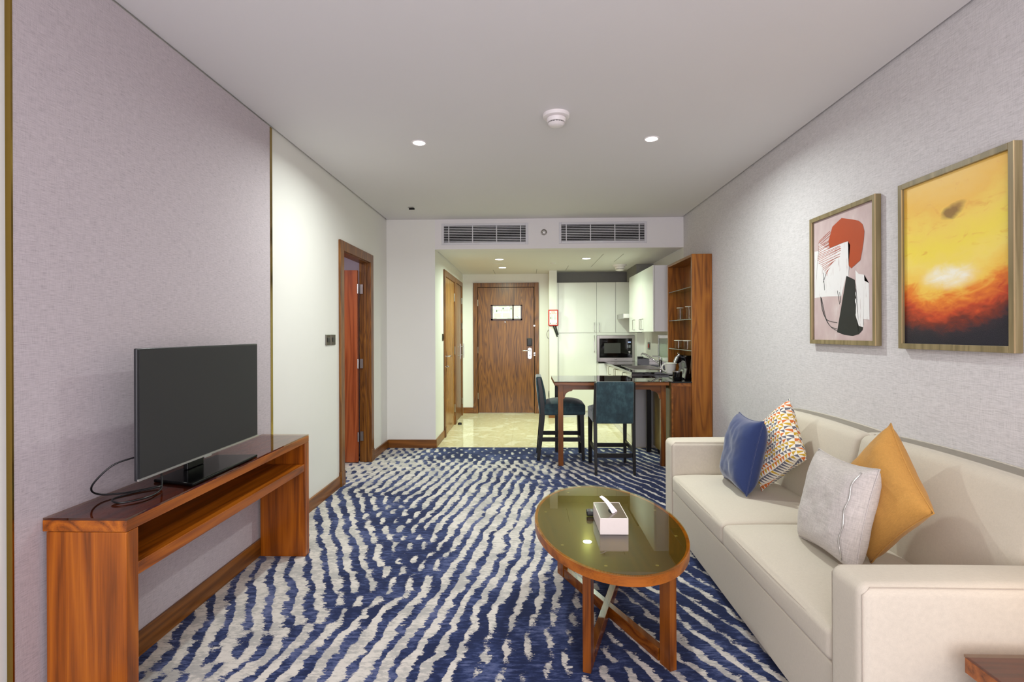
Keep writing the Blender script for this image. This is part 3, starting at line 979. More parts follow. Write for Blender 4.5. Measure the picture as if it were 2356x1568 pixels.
for a, b in ((0.415, 0.482), (0.45, 0.492)):
    bm = bm_new()
    beam(bm, (a, 8.474, 1.5), (b, 8.474, 1.315 if a < 0.43 else 1.345), 0.022, 0.004, up=(0, 1, 0))
    obj('strap', bm, m_strap, fb)

# ---------------- air vents, sprinkler, detectors, downlights
def vent(name, x0, x1, z0, z1, label):
    t = thing(name, label, 'air vent', ((x0 + x1) / 2, YB, (z0 + z1) / 2), 'air vents in the bulkhead')
    b = 0.028
    bm = bm_new()
    for a in ((x0, x0 + b, z0, z1), (x1 - b, x1, z0, z1), (x0 + b, x1 - b, z0, z0 + b), (x0 + b, x1 - b, z1 - b, z1)):
        box(bm, a[0], a[1], YB - 0.008, YB + 0.002, a[2], a[3])
    obj('frame', bm, m_vent, t, 0.002)
    obj('backing', B(x0 + b, x1 - b, YB - 0.0015, YB - 0.0005, z0 + b, z1 - b), m_dark, t)
    bm = bm_new()
    n = 10
    h = (z1 - z0 - 2 * b)
    for k in range(n):
        z = z0 + b + h * (k + 0.5) / n
        box(bm, x0 + b, x1 - b, YB - 0.010, YB - 0.002, z - 0.003, z + 0.003)
    for f in (0.06, 0.352, 0.645, 0.938):
        x = x0 + b + (x1 - x0 - 2 * b) * f
        box(bm, x - 0.005, x + 0.005, YB - 0.009, YB - 0.002, z0 + b, z1 - b)
    obj('grille', bm, m_vent, t)
vent('air_vent', -1.033, 0.009, 2.448, 2.702, 'white slatted air vent on the bulkhead, left of the round sprinkler')
vent('air_vent', 0.38, 1.425, 2.452, 2.706, 'white slatted air vent on the bulkhead, right of the round sprinkler')
sp = thing('sprinkler', 'round metal sidewall sprinkler between the two air vents', 'sprinkler', (0.2, YB, 2.589))
bm = bm_new()
lathe(bm, [(0, 0), (0.037, 0), (0.035, 0.008), (0.026, 0.012), (0.022, 0.004), (0, 0.004)], 28)
bmesh.ops.transform(bm, matrix=Matrix.Translation((0.2, YB, 2.589)) @ Matrix.Rotation(PI / 2, 4, 'X'), verts=bm.verts)
obj('escutcheon', bm, m_steel, sp, smooth=True)
bm = bm_new()
tube(bm, [(0.2, YB - 0.002, 2.589), (0.2, YB - 0.03, 2.589)], 0.006, 8)
box(bm, 0.184, 0.216, YB - 0.034, YB - 0.030, 2.583, 2.595)
tube(bm, [(0.188, YB - 0.004, 2.589), (0.186, YB - 0.02, 2.58), (0.196, YB - 0.03, 2.589)], 0.003, 6)
obj('deflector', bm, m_chrome, sp)

def detector(x, y, z, r, label):
    t = thing('smoke_detector', label, 'smoke detector', (x, y, z))
    bm = bm_new()
    lathe(bm, [(0, -0.028), (r * 0.62, -0.028), (r * 0.66, -0.024), (r * 0.98, -0.021), (r, -0.016), (r, 0.0), (0, 0)], 40, (x, y, z))
    obj('base', bm, m_plastic, t, smooth=True)
    bm = bm_new()
    k = r / 0.08
    lathe(bm, [(0, -0.074 * k), (0.026 * k, -0.073 * k), (0.042 * k, -0.068 * k), (0.048 * k, -0.060 * k), (0.05 * k, -0.059 * k), (0.05 * k, -0.056 * k), (0.043 * k, -0.0555 * k),
               (0.043 * k, -0.05 * k), (0.054 * k, -0.0495 * k), (0.054 * k, -0.045 * k), (0.058 * k, -0.04 * k), (0.058 * k, -0.028), (0, -0.028)], 40, (x, y, z))
    head = obj('head', bm, m_plastic, t, smooth=True)
    bm = bm_new()
    for i in range(16):
        a = 2 * PI * i / 16
        M = Matrix.Translation((x, y, z - 0.0528 * k)) @ Matrix.Rotation(a, 4, 'Z') @ Matrix.Translation((0.0435 * k, 0, 0))
        obox(bm, M, 0.002, 0.0125 * k, 0.0045 * k)
    obj('sensing_slots', bm, m_dark, head)
    return t
detector(0.185, 3.285, ZC, 0.083, 'white smoke detector on the living room ceiling between the downlights')
detector(1.383, 7.86, ZS, 0.1, 'smoke detector on the lower kitchen ceiling')

def downlight(x, y, z, r, label, power, col, group):
    t = thing('downlight', label, 'ceiling light', (x, y, z), group)
    bm = bm_new()
    lathe(bm, [(r, 0.0), (r + 0.014, 0.0), (r + 0.013, -0.005), (r + 0.002, -0.004), (r, -0.001)], 36, (x, y, z - 0.0005))
    obj('trim_ring', bm, m_plastic, t, smooth=True)
    bm = bm_new()
    lathe(bm, [(0, -0.003), (r, -0.002), (r, 0.0), (0, 0)], 36, (x, y, z - 0.0005))
    obj('lens', bm, m_lens, t)
    l = area_light('downlight_beam', (0, 0, -0.008), (0, 0, 0), 2 * r, 2 * r, power, col, 'DISK', math.radians(165))
    l.parent = t
    return t
downlight(-0.776, 3.733, ZC, 0.042, 'left one of the two downlights in the living room ceiling', POWER_MAIN, COL_MAIN, 'living room downlights')
downlight(0.883, 3.725, ZC, 0.042, 'right one of the two downlights in the living room ceiling', POWER_MAIN, COL_MAIN, 'living room downlights')
downlight(-0.385, 7.15, ZS, 0.055, 'hall downlight nearest the bulkhead, in front of the ceiling speaker', POWER_HALL, COL_HALL, 'hall downlights')
downlight(-0.386, 8.06, ZS, 0.055, 'hall downlight nearest the entrance door', POWER_HALL, COL_HALL, 'hall downlights')
downlight(0.803, 7.14, ZS, 0.055, 'downlight in the lower ceiling over the kitchenette', POWER_HALL, COL_HALL, 'hall downlights')
bm = bm_new()
lathe(bm, [(0, -0.006), (0.075, -0.006), (0.082, 0.0), (0, 0)], 36, (-0.436, 7.647, ZS))
tag(obj('ceiling_speaker', bm, m_ceil, smooth=True), 'flat round white speaker disc between two hall downlights', 'speaker')
bm = bm_new()
lathe(bm, [(0, -0.012), (0.03, -0.012), (0.042, -0.004), (0.043, 0.0), (0, 0)], 28, (0.377, 7.6, ZS))
tag(obj('ceiling_sensor', bm, m_ceil, smooth=True), 'small white sensor cap on the hall ceiling near the partition', 'sensor')
sn = thing('ceiling_bracket', 'tiny dark metal bracket on the ceiling near the hall', 'bracket', (-1.265, 5.655, ZC))
obj('bracket_plate', B(-1.295, -1.235, 5.63, 5.68, ZC - 0.004, ZC), m_steel, sn)
obj('bracket_lip', B(-1.295, -1.235, 5.68, 5.69, ZC - 0.016, ZC), m_dark, sn)

# ------------------------------------------------------------------ console table, television
ct = thing('console_table', 'long walnut console table against the papered panel', 'console table', (-1.535, 2.507, 0))
X0, X1, Y0, Y1 = XP + 0.003, -1.385, 1.757, 3.257
wcx, wcy, wcz = walnut('console_walnut_x', 'x'), walnut('console_walnut_y', 'y'), walnut('console_walnut_z', 'z', scale=0.8)
obj('tabletop', B(X0, X1, Y0, Y1, 0.703, 0.742), wcy, ct, 0.002)
obj('glass_top', B(X0 + 0.001, X1 - 0.001, Y0 + 0.001, Y1 - 0.001, 0.7425, 0.75), m_glassb, ct)
obj('side_panel', B(XP + 0.016, X1, Y0, Y0 + 0.056, 0, 0.702), wcz, ct, 0.003)
obj('side_panel', B(XP + 0.016, X1, Y1 - 0.056, Y1, 0, 0.702), wcz, ct, 0.003)
obj('shelf', B(X0, X1 - 0.004, Y0 + 0.056, Y1 - 0.056, 0.530, 0.575), wcy, ct, 0.002)
obj('back_rail', B(X0, X0 + 0.016, Y0 + 0.056, Y1 - 0.056, 0.575, 0.702), wcy, ct)

tv = thing('television', 'flat grey screen television on a black stand on the console', 'television', (-1.5, 2.4, 0.75))
bm = bm_new()
rbox(bm, -1.517, -1.503, 1.962, 2.858, 0.818, 1.330, 0.004, 4)
body = obj('casing', bm, m_bezel, tv, smooth=True)
obj('screen', B(-1.5035, -1.5005, 1.974, 2.848, 0.828, 1.3225), m_screen, body)
obj('lower_trim', B(-1.504, -1.499, 1.963, 2.857, 0.817, 0.8255), m_silver, body)
obj('badge', B(-1.503, -1.497, 2.375, 2.425, 0.811, 0.819), m_silver, body)
bm = bm_new()
rbox(bm, -1.575, -1.517, 2.12, 2.7, 0.86, 1.15, 0.02, 3)
obj('rear_housing', bm, m_black, body, smooth=True)
obj('neck', B(-1.578, -1.556, 2.34, 2.46, 0.764, 0.87), m_black, tv, 0.004)
bm = bm_new()
prism(bm, [(-1.607, 2.19), (-1.385 - 0.012, 2.13), (-1.397, 2.655), (-1.607, 2.64)], 0.013, Matrix.Translation((0, 0, 0.7505)))
obj('stand_base', bm, simple('stand_black', (5, 5, 6), 0.14, spec=0.25), tv, 0.004)

cab = spline([(-1.55, 2.02, 0.90), (-1.60, 1.96, 0.88), (-1.655, 1.93, 0.81), (-1.655, 1.96, 0.77), (-1.60, 2.02, 0.757), (-1.53, 2.10, 0.757), (-1.50, 2.08, 0.765), (-1.545, 2.0, 0.765),
              (-1.57, 1.925, 0.762), (-1.52, 1.90, 0.757), (-1.47, 1.96, 0.757), (-1.48, 2.05, 0.757), (-1.52, 2.12, 0.775), (-1.55, 2.15, 0.86)], 8)
bm = bm_new()
tube(bm, cab, 0.0035, 8)
tag(obj('power_cable', bm, m_black, smooth='full'), 'thin black cable looped on the console behind the television', 'cable')

# ------------------------------------------------------------------ coffee table
CTC = V((0.386, 2.588, 0))
ctb = thing('coffee_table', 'oval walnut coffee table with bronze glass top on crossed legs', 'coffee table', CTC)
RT = Matrix.Rotation(math.radians(3.44), 4, 'Z')
MT = Matrix.Translation(CTC) @ RT
def ell(a, b, n=96):
    return [(a * math.cos(2 * PI * k / n), b * math.sin(2 * PI * k / n)) for k in range(n)]
bm = bm_new()
prism(bm, ell(0.338, 0.573), 0.03, MT @ Matrix.Translation((0, 0, 0.4215)))
obj('tabletop', bm, topx, ctb, smooth=True)
bm = bm_new()
o1, o2 = ell(0.353, 0.588), ell(0.338, 0.573)
n = len(o1)
ring = [[bm.verts.new(MT @ V((x, y, z))) for x, y in oo] for oo, z in ((o1, 0.414), (o1, 0.452), (o2, 0.452), (o2, 0.414))]
for i in range(4):
    a, b = ring[i], ring[(i + 1) % 4]
    for k in range(n):
        l = (k + 1) % n
        bm.faces.new((a[k], a[l], b[l], b[k]))
obj('rim', bm, walnut('rim_walnut', 'x', dark=(106, 54, 10), mid=(156, 86, 20), light=(182, 108, 32), scale=0.6), ctb, smooth=True)
bm = bm_new()
prism(bm, ell(0.351, 0.586), 0.0075, MT @ Matrix.Translation((0, 0, 0.4525)))
gt = obj('glass_top', bm, thin_glass('olive_bronze_glass', (0.92, 0.89, 0.66, 1), 1.58), ctb, smooth=True)
bm = bm_new()
for a in (0.3, 1.25, 2.0, 2.85, 3.7, 4.35, 5.05, 5.9):
    lathe(bm, [(0.0, 0), (0.007, 0), (0.007, 0.0008), (0, 0.0008)], 16, MT @ V((0.30 * math.cos(a), 0.52 * math.sin(a), 0.4515)))
loose('rubber_pad', bm, m_pad, ctb)
LX, LY = 0.166, 0.418
m_legz = walnut('coffee_table_leg', 'z', dark=(68, 30, 6), mid=(122, 64, 14), light=(150, 86, 24))
m_legx = walnut('coffee_table_bar', 'y', dark=(68, 30, 6), mid=(116, 61, 14), light=(144, 83, 24), rough=0.25)
ang = math.atan2(LY, LX)
for sx, sy in ((-1, -1), (1, -1), (-1, 1), (1, 1)):
    bm = bm_new()
    a = math.atan2(sy * LY, sx * LX)
    M = MT @ Matrix.Translation((sx * LX, sy * LY, 0.207)) @ Matrix.Rotation(a, 4, 'Z')
    obox(bm, M, 0.066, 0.034, 0.414)
    obj('leg', bm, m_legz, ctb, 0.002)
for s, nm in ((1, 'crossbar'), (-1, 'crossbar')):
    bm = bm_new()
    p, q = V((-LX * 0.96, -s * LY * 0.96, 0.028)), V((LX * 0.96, s * LY * 0.96, 0.028))
    d = (q - p).normalized() * 0.026
    beam(bm, MT @ (p + d), MT @ (q - d), 0.0335 if s > 0 else 0.033, 0.055 if s > 0 else 0.054)
    obj(nm, bm, m_legx, ctb, 0.002)

# tissue box and remote on it
tb = thing('tissue_box', 'cream tissue box with a brown lid on the coffee table', 'tissue box', (0.39, 2.51, 0.46))
Mt = Matrix.Translation((0.391, 2.51, 0.4605)) @ Matrix.Rotation(math.radians(0.5), 4, 'Z')
bm = bm_new()
w_, l_, h_ = 0.13, 0.228, 0.075
t_ = 0.004
obox(bm, Mt @ Matrix.Translation((0, 0, h_ / 2 - 0.002)), w_, l_, h_ - 0.004)
for sx in (-1, 1):
    obox(bm, Mt @ Matrix.Translation((sx * (w_ / 2 - t_ / 2), 0, h_ - 0.002)), t_, l_, 0.004)
    obox(bm, Mt @ Matrix.Translation((0, sx * (l_ / 2 - t_ / 2), h_ - 0.002)), w_ - 2 * t_, t_, 0.004)
obj('body', bm, m_boxw, tb, 0.0015)
bm = bm_new()
obox(bm, Mt @ Matrix.Translation((0, 0, h_ - 0.003)), w_ - 2 * t_, l_ - 2 * t_, 0.003)
lidp = obj('lid', bm, m_boxtop, tb)
bm = bm_new()
prism(bm, ell(0.016, 0.034, 32), 0.0006, Mt @ Matrix.Translation((0.006, -0.012, h_ - 0.0014)))
obj('slot', bm, m_dark, lidp)
bm = bm_new()   # a folded sheet leaning back and left out of the slot
R_, Q_ = 7, 9
gr = []
for i in range(Q_):
    f = i / (Q_ - 1)
    row = []
    for k in range(R_):
        s = k / (R_ - 1) - 0.5
        wdt = 0.034 * (1 - f * 0.72) + 0.004
        fold = 0.007 * math.sin(k * 1.9 + f * 2) * (1 - f * 0.5)
        row.append(bm.verts.new(Mt @ V((0.018 - 0.062 * f + s * wdt * 0.9 + fold * 0.4, -0.034 + 0.05 * f + s * wdt * 1.1 + fold, h_ - 0.002 + 0.052 * math.sin(f * 1.35) + 0.012 * f))))
    gr.append(row)
for i in range(Q_ - 1):
    for k in range(R_ - 1):
        bm.faces.new((gr[i][k], gr[i][k + 1], gr[i + 1][k + 1], gr[i + 1][k]))
ti = obj('tissue', bm, m_tissue, tb, smooth='full')
md = ti.modifiers.new('thick', 'SOLIDIFY'); md.thickness = 0.003
md = ti.modifiers.new('sub', 'SUBSURF'); md.levels = 1; md.render_levels = 2

rc = thing('remote_control', 'small black remote control lying behind the tissue box', 'remote control', (0.373, 2.657, 0.46))
bm = bm_new()
rbox(bm, 0.294, 0.452, 2.632, 2.682, 0.4605, 0.484, 0.006, 3)
rb = obj('body', bm, m_black, rc, smooth=True)
bm = bm_new()
cols = []
for i in range(3):
    for k in range(6):
        box(bm, 0.303 + k * 0.022, 0.315 + k * 0.022, 2.638 + i * 0.014, 2.646 + i * 0.014, 0.4835, 0.486)
obj('buttons', bm, simple('remote_buttons', (110, 100, 96), 0.6), rc)

# ------------------------------------------------------------------ sofa
SX0, SX1 = 0.985, 1.815
SY0, SY1 = 1.575, 3.80
sf = thing('sofa', 'cream linen two-seat sofa along the right wall', 'sofa', (1.4, 2.69, 0))
bm = bm_new()
rbox(bm, SX0 + 0.015, SX1, SY0 + 0.12, SY1 - 0.12, 0.03, 0.29, 0.012, 4)
obj('base', bm, m_sofa, sf, smooth=True)
bm = bm_new()
for x in (SX0 + 0.10, SX1 - 0.08):
    for y in (SY0 + 0.10, SY1 - 0.10):
        lathe(bm, [(0.022, 0.0), (0.022, 0.032)], 16, (x, y, 0))
loose('foot', bm, m_black, sf)
def arm_shape(s):
    def f(p, u, v, w):
        k = 0.006 * (1 - u * u) * (1 - v * v)
        if w > 0.5: p.z += k * 1.2
        return p
    return f
for (a, b) in ((SY0, SY0 + 0.172), (SY1 - 0.172, SY1)):
    bm = bm_new()
    rbox(bm, SX0, SX1, a, b, 0.03, 0.63, 0.034, 12, arm_shape(1))
    am = obj('arm', bm, m_sofa, sf, smooth='full')
    # stitched seam round the outer cheek
    yy = a if a == SY0 else None
    bm = bm_new()
    for yf in (a, b):
        s = -1 if yf == a else 1
        y = yf - s * 0.0085
        pts = [(SX0 + 0.008, y, 0.05), (SX0 + 0.008, y, 0.60), (SX0 + 0.03, y, 0.622), (SX1 - 0.03, y, 0.622)]
        tube(bm, pts, 0.0014, 6)
    obj('piping', bm, m_seam, am)
def seat_shape(p, u, v, w):
    if w > 0:
        p.z += 0.030 * (1 - u ** 4) * (1 - v ** 6) * w
        p.z += 0.004 * mnoise.noise(p * 5.0) * (1 - u * u)
    else:
        p.x += 0.0
    if u < -0.9:
        p.x -= 0.006 * (1 - v * v) * (1 - w * w)
    return p
for a, b in ((SY0 + 0.174, 2.70), (2.705, SY1 - 0.174)):
    bm = bm_new()
    rbox(bm, SX0 + 0.004, 1.66, a, b, 0.291, 0.402, 0.024, 14, seat_shape)
    sc = obj('seat_cushion', bm, m_sofa, sf, smooth='full')
    bm = bm_new()
    pts = [(SX0 + 0.010, a + 0.026, 0.386), (SX0 + 0.0035, a + (b - a) * 0.3, 0.390), (SX0 + 0.0035, a + (b - a) * 0.7, 0.390), (SX0 + 0.010, b - 0.026, 0.386)]
    tube(bm, spline(pts, 8), 0.0014, 6)
    obj('piping', bm, m_seam, sc)
def back_shape(p, u, v, w):
    # lean: face at x=1.585 by the seat, 1.70 at the top
    f = (p.z - 0.40) / 0.47
    if u < 0.2:
        p.x += 0.10 * f - 0.022 * (1 - v ** 4) * (1 - w * w)
    if u > 0.3 and p.z > 0.872 - 0.037:
        p.z = 0.872
    p.z -= 0.012 * v * v if w > 0.5 else 0
    return p
for a, b in ((SY0 + 0.18, 2.715), (2.72, SY1 - 0.16)):
    bm = bm_new()
    rbox(bm, 1.59, SX1 + 0.042, a, b, 0.385, 0.872, 0.036, 12, back_shape)
    obj('back_cushion', bm, m_sofa, sf, smooth=True)
bm = bm_new()
def frame_shape(p, u, v, w):
    return p
rbox(bm, SX1 - 0.10, SX1 + 0.028, SY0, SY1 - 0.13, 0.06, 0.80, 0.02, 6)
obj('back_frame', bm, m_sofa, sf, smooth='full')

# ---------------- scatter cushions
def cushion(name, TL, TR, BL, thick, mat, label, extra=None, sag=0.095, seed=0, BR=None):
    TL, TR, BL = V(TL), V(TR), V(BL)
    u = (TR - TL); v = (TL - BL)
    w = u.length; h = v.length
    un = u.normalized()
    nn = un.cross(v.normalized()).normalized()
    vn = nn.cross(un)
    c = (TR + BL) / 2
    M = Matrix(((un.x, vn.x, nn.x, c.x), (un.y, vn.y, nn.y, c.y), (un.z, vn.z, nn.z, c.z), (0, 0, 0, 1)))
    t = thing(name, label, 'cushion', (0, 0, 0))
    t.matrix_world = M
    WL[t.name] = V((0, 0, 0))
    n = 30
    bm = bm_new()
    def pt(i, j, s):
        a, b = -1 + 2 * i / n, -1 + 2 * j / n
        x = a * w / 2 * (1 - sag * (1 - b * b) * abs(a) ** 1.5)
        y = b * h / 2 * (1 - sag * (1 - a * a) * abs(b) ** 1.5)
        prof = max(0.0, (1 - a ** 4) * (1 - b ** 4)) ** 0.55
        edge = max(abs(a), abs(b))
        z = thick / 2 * prof
        wr = mnoise.noise(V((a * 2.2 + seed, b * 2.2, s * 3.0))) * 0.012 + mnoise.noise(V((a * 6 + seed, b * 6, s * 5.0))) * 0.005
        z += wr * (1 - edge ** 3) * 1.0
        return V((x, y, s * z))
    top = [[bm.verts.new(pt(i, j, 1)) for j in range(n + 1)] for i in range(n + 1)]
    bot = [[top[i][j] if i in (0, n) or j in (0, n) else bm.verts.new(pt(i, j, -1)) for j in range(n + 1)] for i in range(n + 1)]
    for i in range(n):
        for j in range(n):
            bm.faces.new((top[i][j], top[i + 1][j], top[i + 1][j + 1], top[i][j + 1]))
            bm.faces.new((bot[i][j + 1], bot[i + 1][j + 1], bot[i + 1][j], bot[i][j]))
    o = obj('cover', bm, mat, None, smooth='full')
    o.parent = t
    if extra:
        extra(t, w, h, pt, n)
    return t
m_blue = fabric('navy_velour', (38, 54, 100), 300, 0.05, mott=0.12, sheen=0.4)
m_ochre = fabric('ochre_chenille', (188, 138, 66), 520, 0.10, mott=0.08, bump=0.5)
m_linen = fabric('pale_grey_linen', (190, 183, 178), 260, 0.15, mott=0.06, bump=0.4)
def tri_mat():
    t = NT('triangle_print')
    tc = t.new('ShaderNodeTexCoord')
    x, y, z = t.sep(tc.outputs['Object'])
    cs, ch = 0.0225, 0.021
    U = t.math('ADD', t.math('DIVIDE', x, cs), 40.0)
    Vv = t.math('ADD', t.math('DIVIDE', y, ch), 41.0)
    fu, fv = t.math('FRACT', U), t.math('FRACT', Vv)
    iu, iv = t.math('FLOOR', U), t.math('FLOOR', Vv)
    tri = t.math('GREATER_THAN', t.math('ADD', fu, fv), 1.0)
    tri2 = t.math('GREATER_THAN', fv, fu)
    alt = t.math('MODULO', iv, 2.0)
    n = t.new('ShaderNodeMix', data_type='FLOAT')
    t.link(alt, n.inputs[0]); t.link(tri, n.inputs[2]); t.link(tri2, n.inputs[3])
    k = t.math('DIVIDE', t.math('ADD', t.math('MODULO', iv, 3.0), 0.5), 3.0)
    wn = t.new('ShaderNodeTexWhiteNoise', noise_dimensions='2D')
    cv = t.new('ShaderNodeCombineXYZ')
    t.link(iu, cv.inputs[0]); t.link(iv, cv.inputs[1])
    t.link(cv.outputs[0], wn.inputs['Vector'])
    k2 = t.math('FRACT', t.math('ADD', k, t.math('MULTIPLY', t.math('GREATER_THAN', wn.outputs['Value'], 0.72), 0.34)))
    colr = t.ramp(k2, [(0.0, lin(196, 158, 44)), (0.334, lin(206, 110, 44)), (0.667, lin(100, 100, 112))], 'CONSTANT')
    white = lin(232, 226, 212)
    col = t.mix(n.outputs[0], white, colr)
    return t.set(col, 0.85, sheen=0.1)
m_tri = tri_mat()

def piped(colr):
    def f(t, w, h, pt, n):
        bm = bm_new()
        pts = [pt(i, 0, 1) for i in range(n + 1)] + [pt(n, j, 1) for j in range(1, n + 1)] + [pt(i, n, 1) for i in range(n - 1, -1, -1)] + [pt(0, j, 1) for j in range(n - 1, 0, -1)]
        tube(bm, pts, 0.003, 6, closed=True)
        o = obj('edge_seam', bm, colr, None, smooth='full')
        o.parent = t
    return f
def zipped(t, w, h, pt, n):
    piped(m_linen)(t, w, h, pt, n)
    bm = bm_new()
    pts = []
    for k in range(23):
        f = k / 22
        j = 2 + (n - 4) * f
        i = n - 3.0 + 0.28 * math.sin(f * 21)
        p = pt(i, j, 1)
        pts.append(p + V((0, 0, 0.002)))
    tube(bm, pts, [0.0018 + 0.0018 * abs(math.sin(k * 0.9)) for k in range(23)], 6)
    o = obj('zip', bm, m_silver, None, smooth='full')
    o.parent = t
DZ = 0.008
def up(*p): return (p[0], p[1], p[2] + DZ)
cushion('cushion', up(1.383, 3.458, 0.852), up(1.347, 3.021, 0.865), up(1.282, 3.454, 0.424), 0.17, m_blue, 'plain navy blue cushion at the far end of the sofa', piped(m_blue), seed=1.3)
cushion('cushion', up(1.441, 3.443, 0.713), up(1.557, 3.155, 0.976), up(1.392, 3.16, 0.424), 0.15, m_tri, 'triangle patterned cushion leaning behind the navy one', piped(m_tri), seed=4.1)
cushion('cushion', up(1.357, 2.478, 0.831), up(1.362, 2.062, 0.842), up(1.258, 2.466, 0.424), 0.155, m_linen, 'pale grey linen cushion with a zip in front of the ochre one', zipped, seed=7.7)
cushion('cushion', up(1.466, 2.495, 0.691), up(1.512, 2.22, 0.993), up(1.408, 2.189, 0.422), 0.15, m_ochre, 'ochre yellow cushion standing on a corner against the sofa back', piped(m_ochre), seed=2.9)

# ------------------------------------------------------------------ side table and lamp at the near end
st = thing('side_table', 'walnut side table with glass top beside the near sofa arm', 'side table', (1.52, 1.24, 0))
obj('tabletop', B(1.225, 1.815, 0.93, 1.505, 0.425, 0.468), walnut('side_table_walnut', 'x', dark=(90, 46, 16), mid=(150, 82, 34), light=(178, 104, 46)), st, 0.002)
obj('glass_top', B(1.224, 1.816, 0.929, 1.506, 0.4685, 0.476), m_glassb, st)
bm = bm_new()
lathe(bm, [(0.0, 0), (0.009, 0), (0.009, 0.0006), (0, 0.0006)], 18, (1.34, 1.44, 0.4764))
obj('rubber_pad', bm, m_pad, st)
for x in (1.245, 1.755):
    for y in (0.95, 1.445):
        obj('leg', B(x, x + 0.04, y, y + 0.04, 0, 0.425), wz, st, 0.002)
lp = thing('table_lamp', 'table lamp with a warm fabric shade on the side table', 'lamp', (1.58, 1.2, 0.476))
bm = bm_new()
lathe(bm, [(0, 0), (0.08, 0), (0.08, 0.02), (0.02, 0.03), (0.016, 0.2), (0.012, 0.34), (0, 0.34)], 28, (1.58, 1.2, 0.4762))
obj('base', bm, m_brass, lp, smooth=True)
bm = bm_new()
pr_ = [(0.17, 0.30), (0.13, 0.55)]
ringa = [[bm.verts.new((1.58 + r * math.cos(2 * PI * k / 32), 1.2 + r * math.sin(2 * PI * k / 32), 0.476 + z)) for k in range(32)] for r, z in pr_]
for k in range(32):
    bm.faces.new((ringa[0][k], ringa[0][(k + 1) % 32], ringa[1][(k + 1) % 32], ringa[1][k]))
obj('shade', bm, m_shade, lp, smooth=True)

# ------------------------------------------------------------------ pictures
m_frame = walnut('antique_gold_frame', 'z', dark=(104, 92, 62), mid=(132, 118, 84), light=(156, 140, 104), rough=0.4)
m_framebright = simple('frame_gold_lip', (206, 180, 140), 0.3, 0.6)
def picture(y0, y1, z0, z1, label, art, fw=0.026):
    t = thing('framed_picture', label, 'picture', (XR, (y0 + y1) / 2, (z0 + z1) / 2))
    xf = 1.826
    bm = bm_new()
    for a in ((y0, y0 + fw, z0, z1), (y1 - fw, y1, z0, z1), (y0 + fw, y1 - fw, z0, z0 + fw), (y0 + fw, y1 - fw, z1 - fw, z1)):
        box(bm, xf, XR - 0.002, a[0], a[1], a[2], a[3])
    fr = obj('frame', bm, m_frame, t, 0.0015)
    bm = bm_new()
    box(bm, xf - 0.0012, xf + 0.002, y0 - 0.0008, y0 + 0.003, z0, z1)
    box(bm, xf - 0.0012, xf + 0.002, y1 - fw - 0.003, y1 - fw + 0.001, z0 + fw, z1 - fw)
    loose('gold_lip', bm, m_framebright, fr)
    obj('backing', B(1.84, XR - 0.003, y0 + fw - 0.004, y1 - fw + 0.004, z0 + fw - 0.004, z1 - fw + 0.004), m_black, t)
    art(t, y0 + fw, y1 - fw, z0 + fw, z1 - fw)
    return t
XA1 = 1.8395
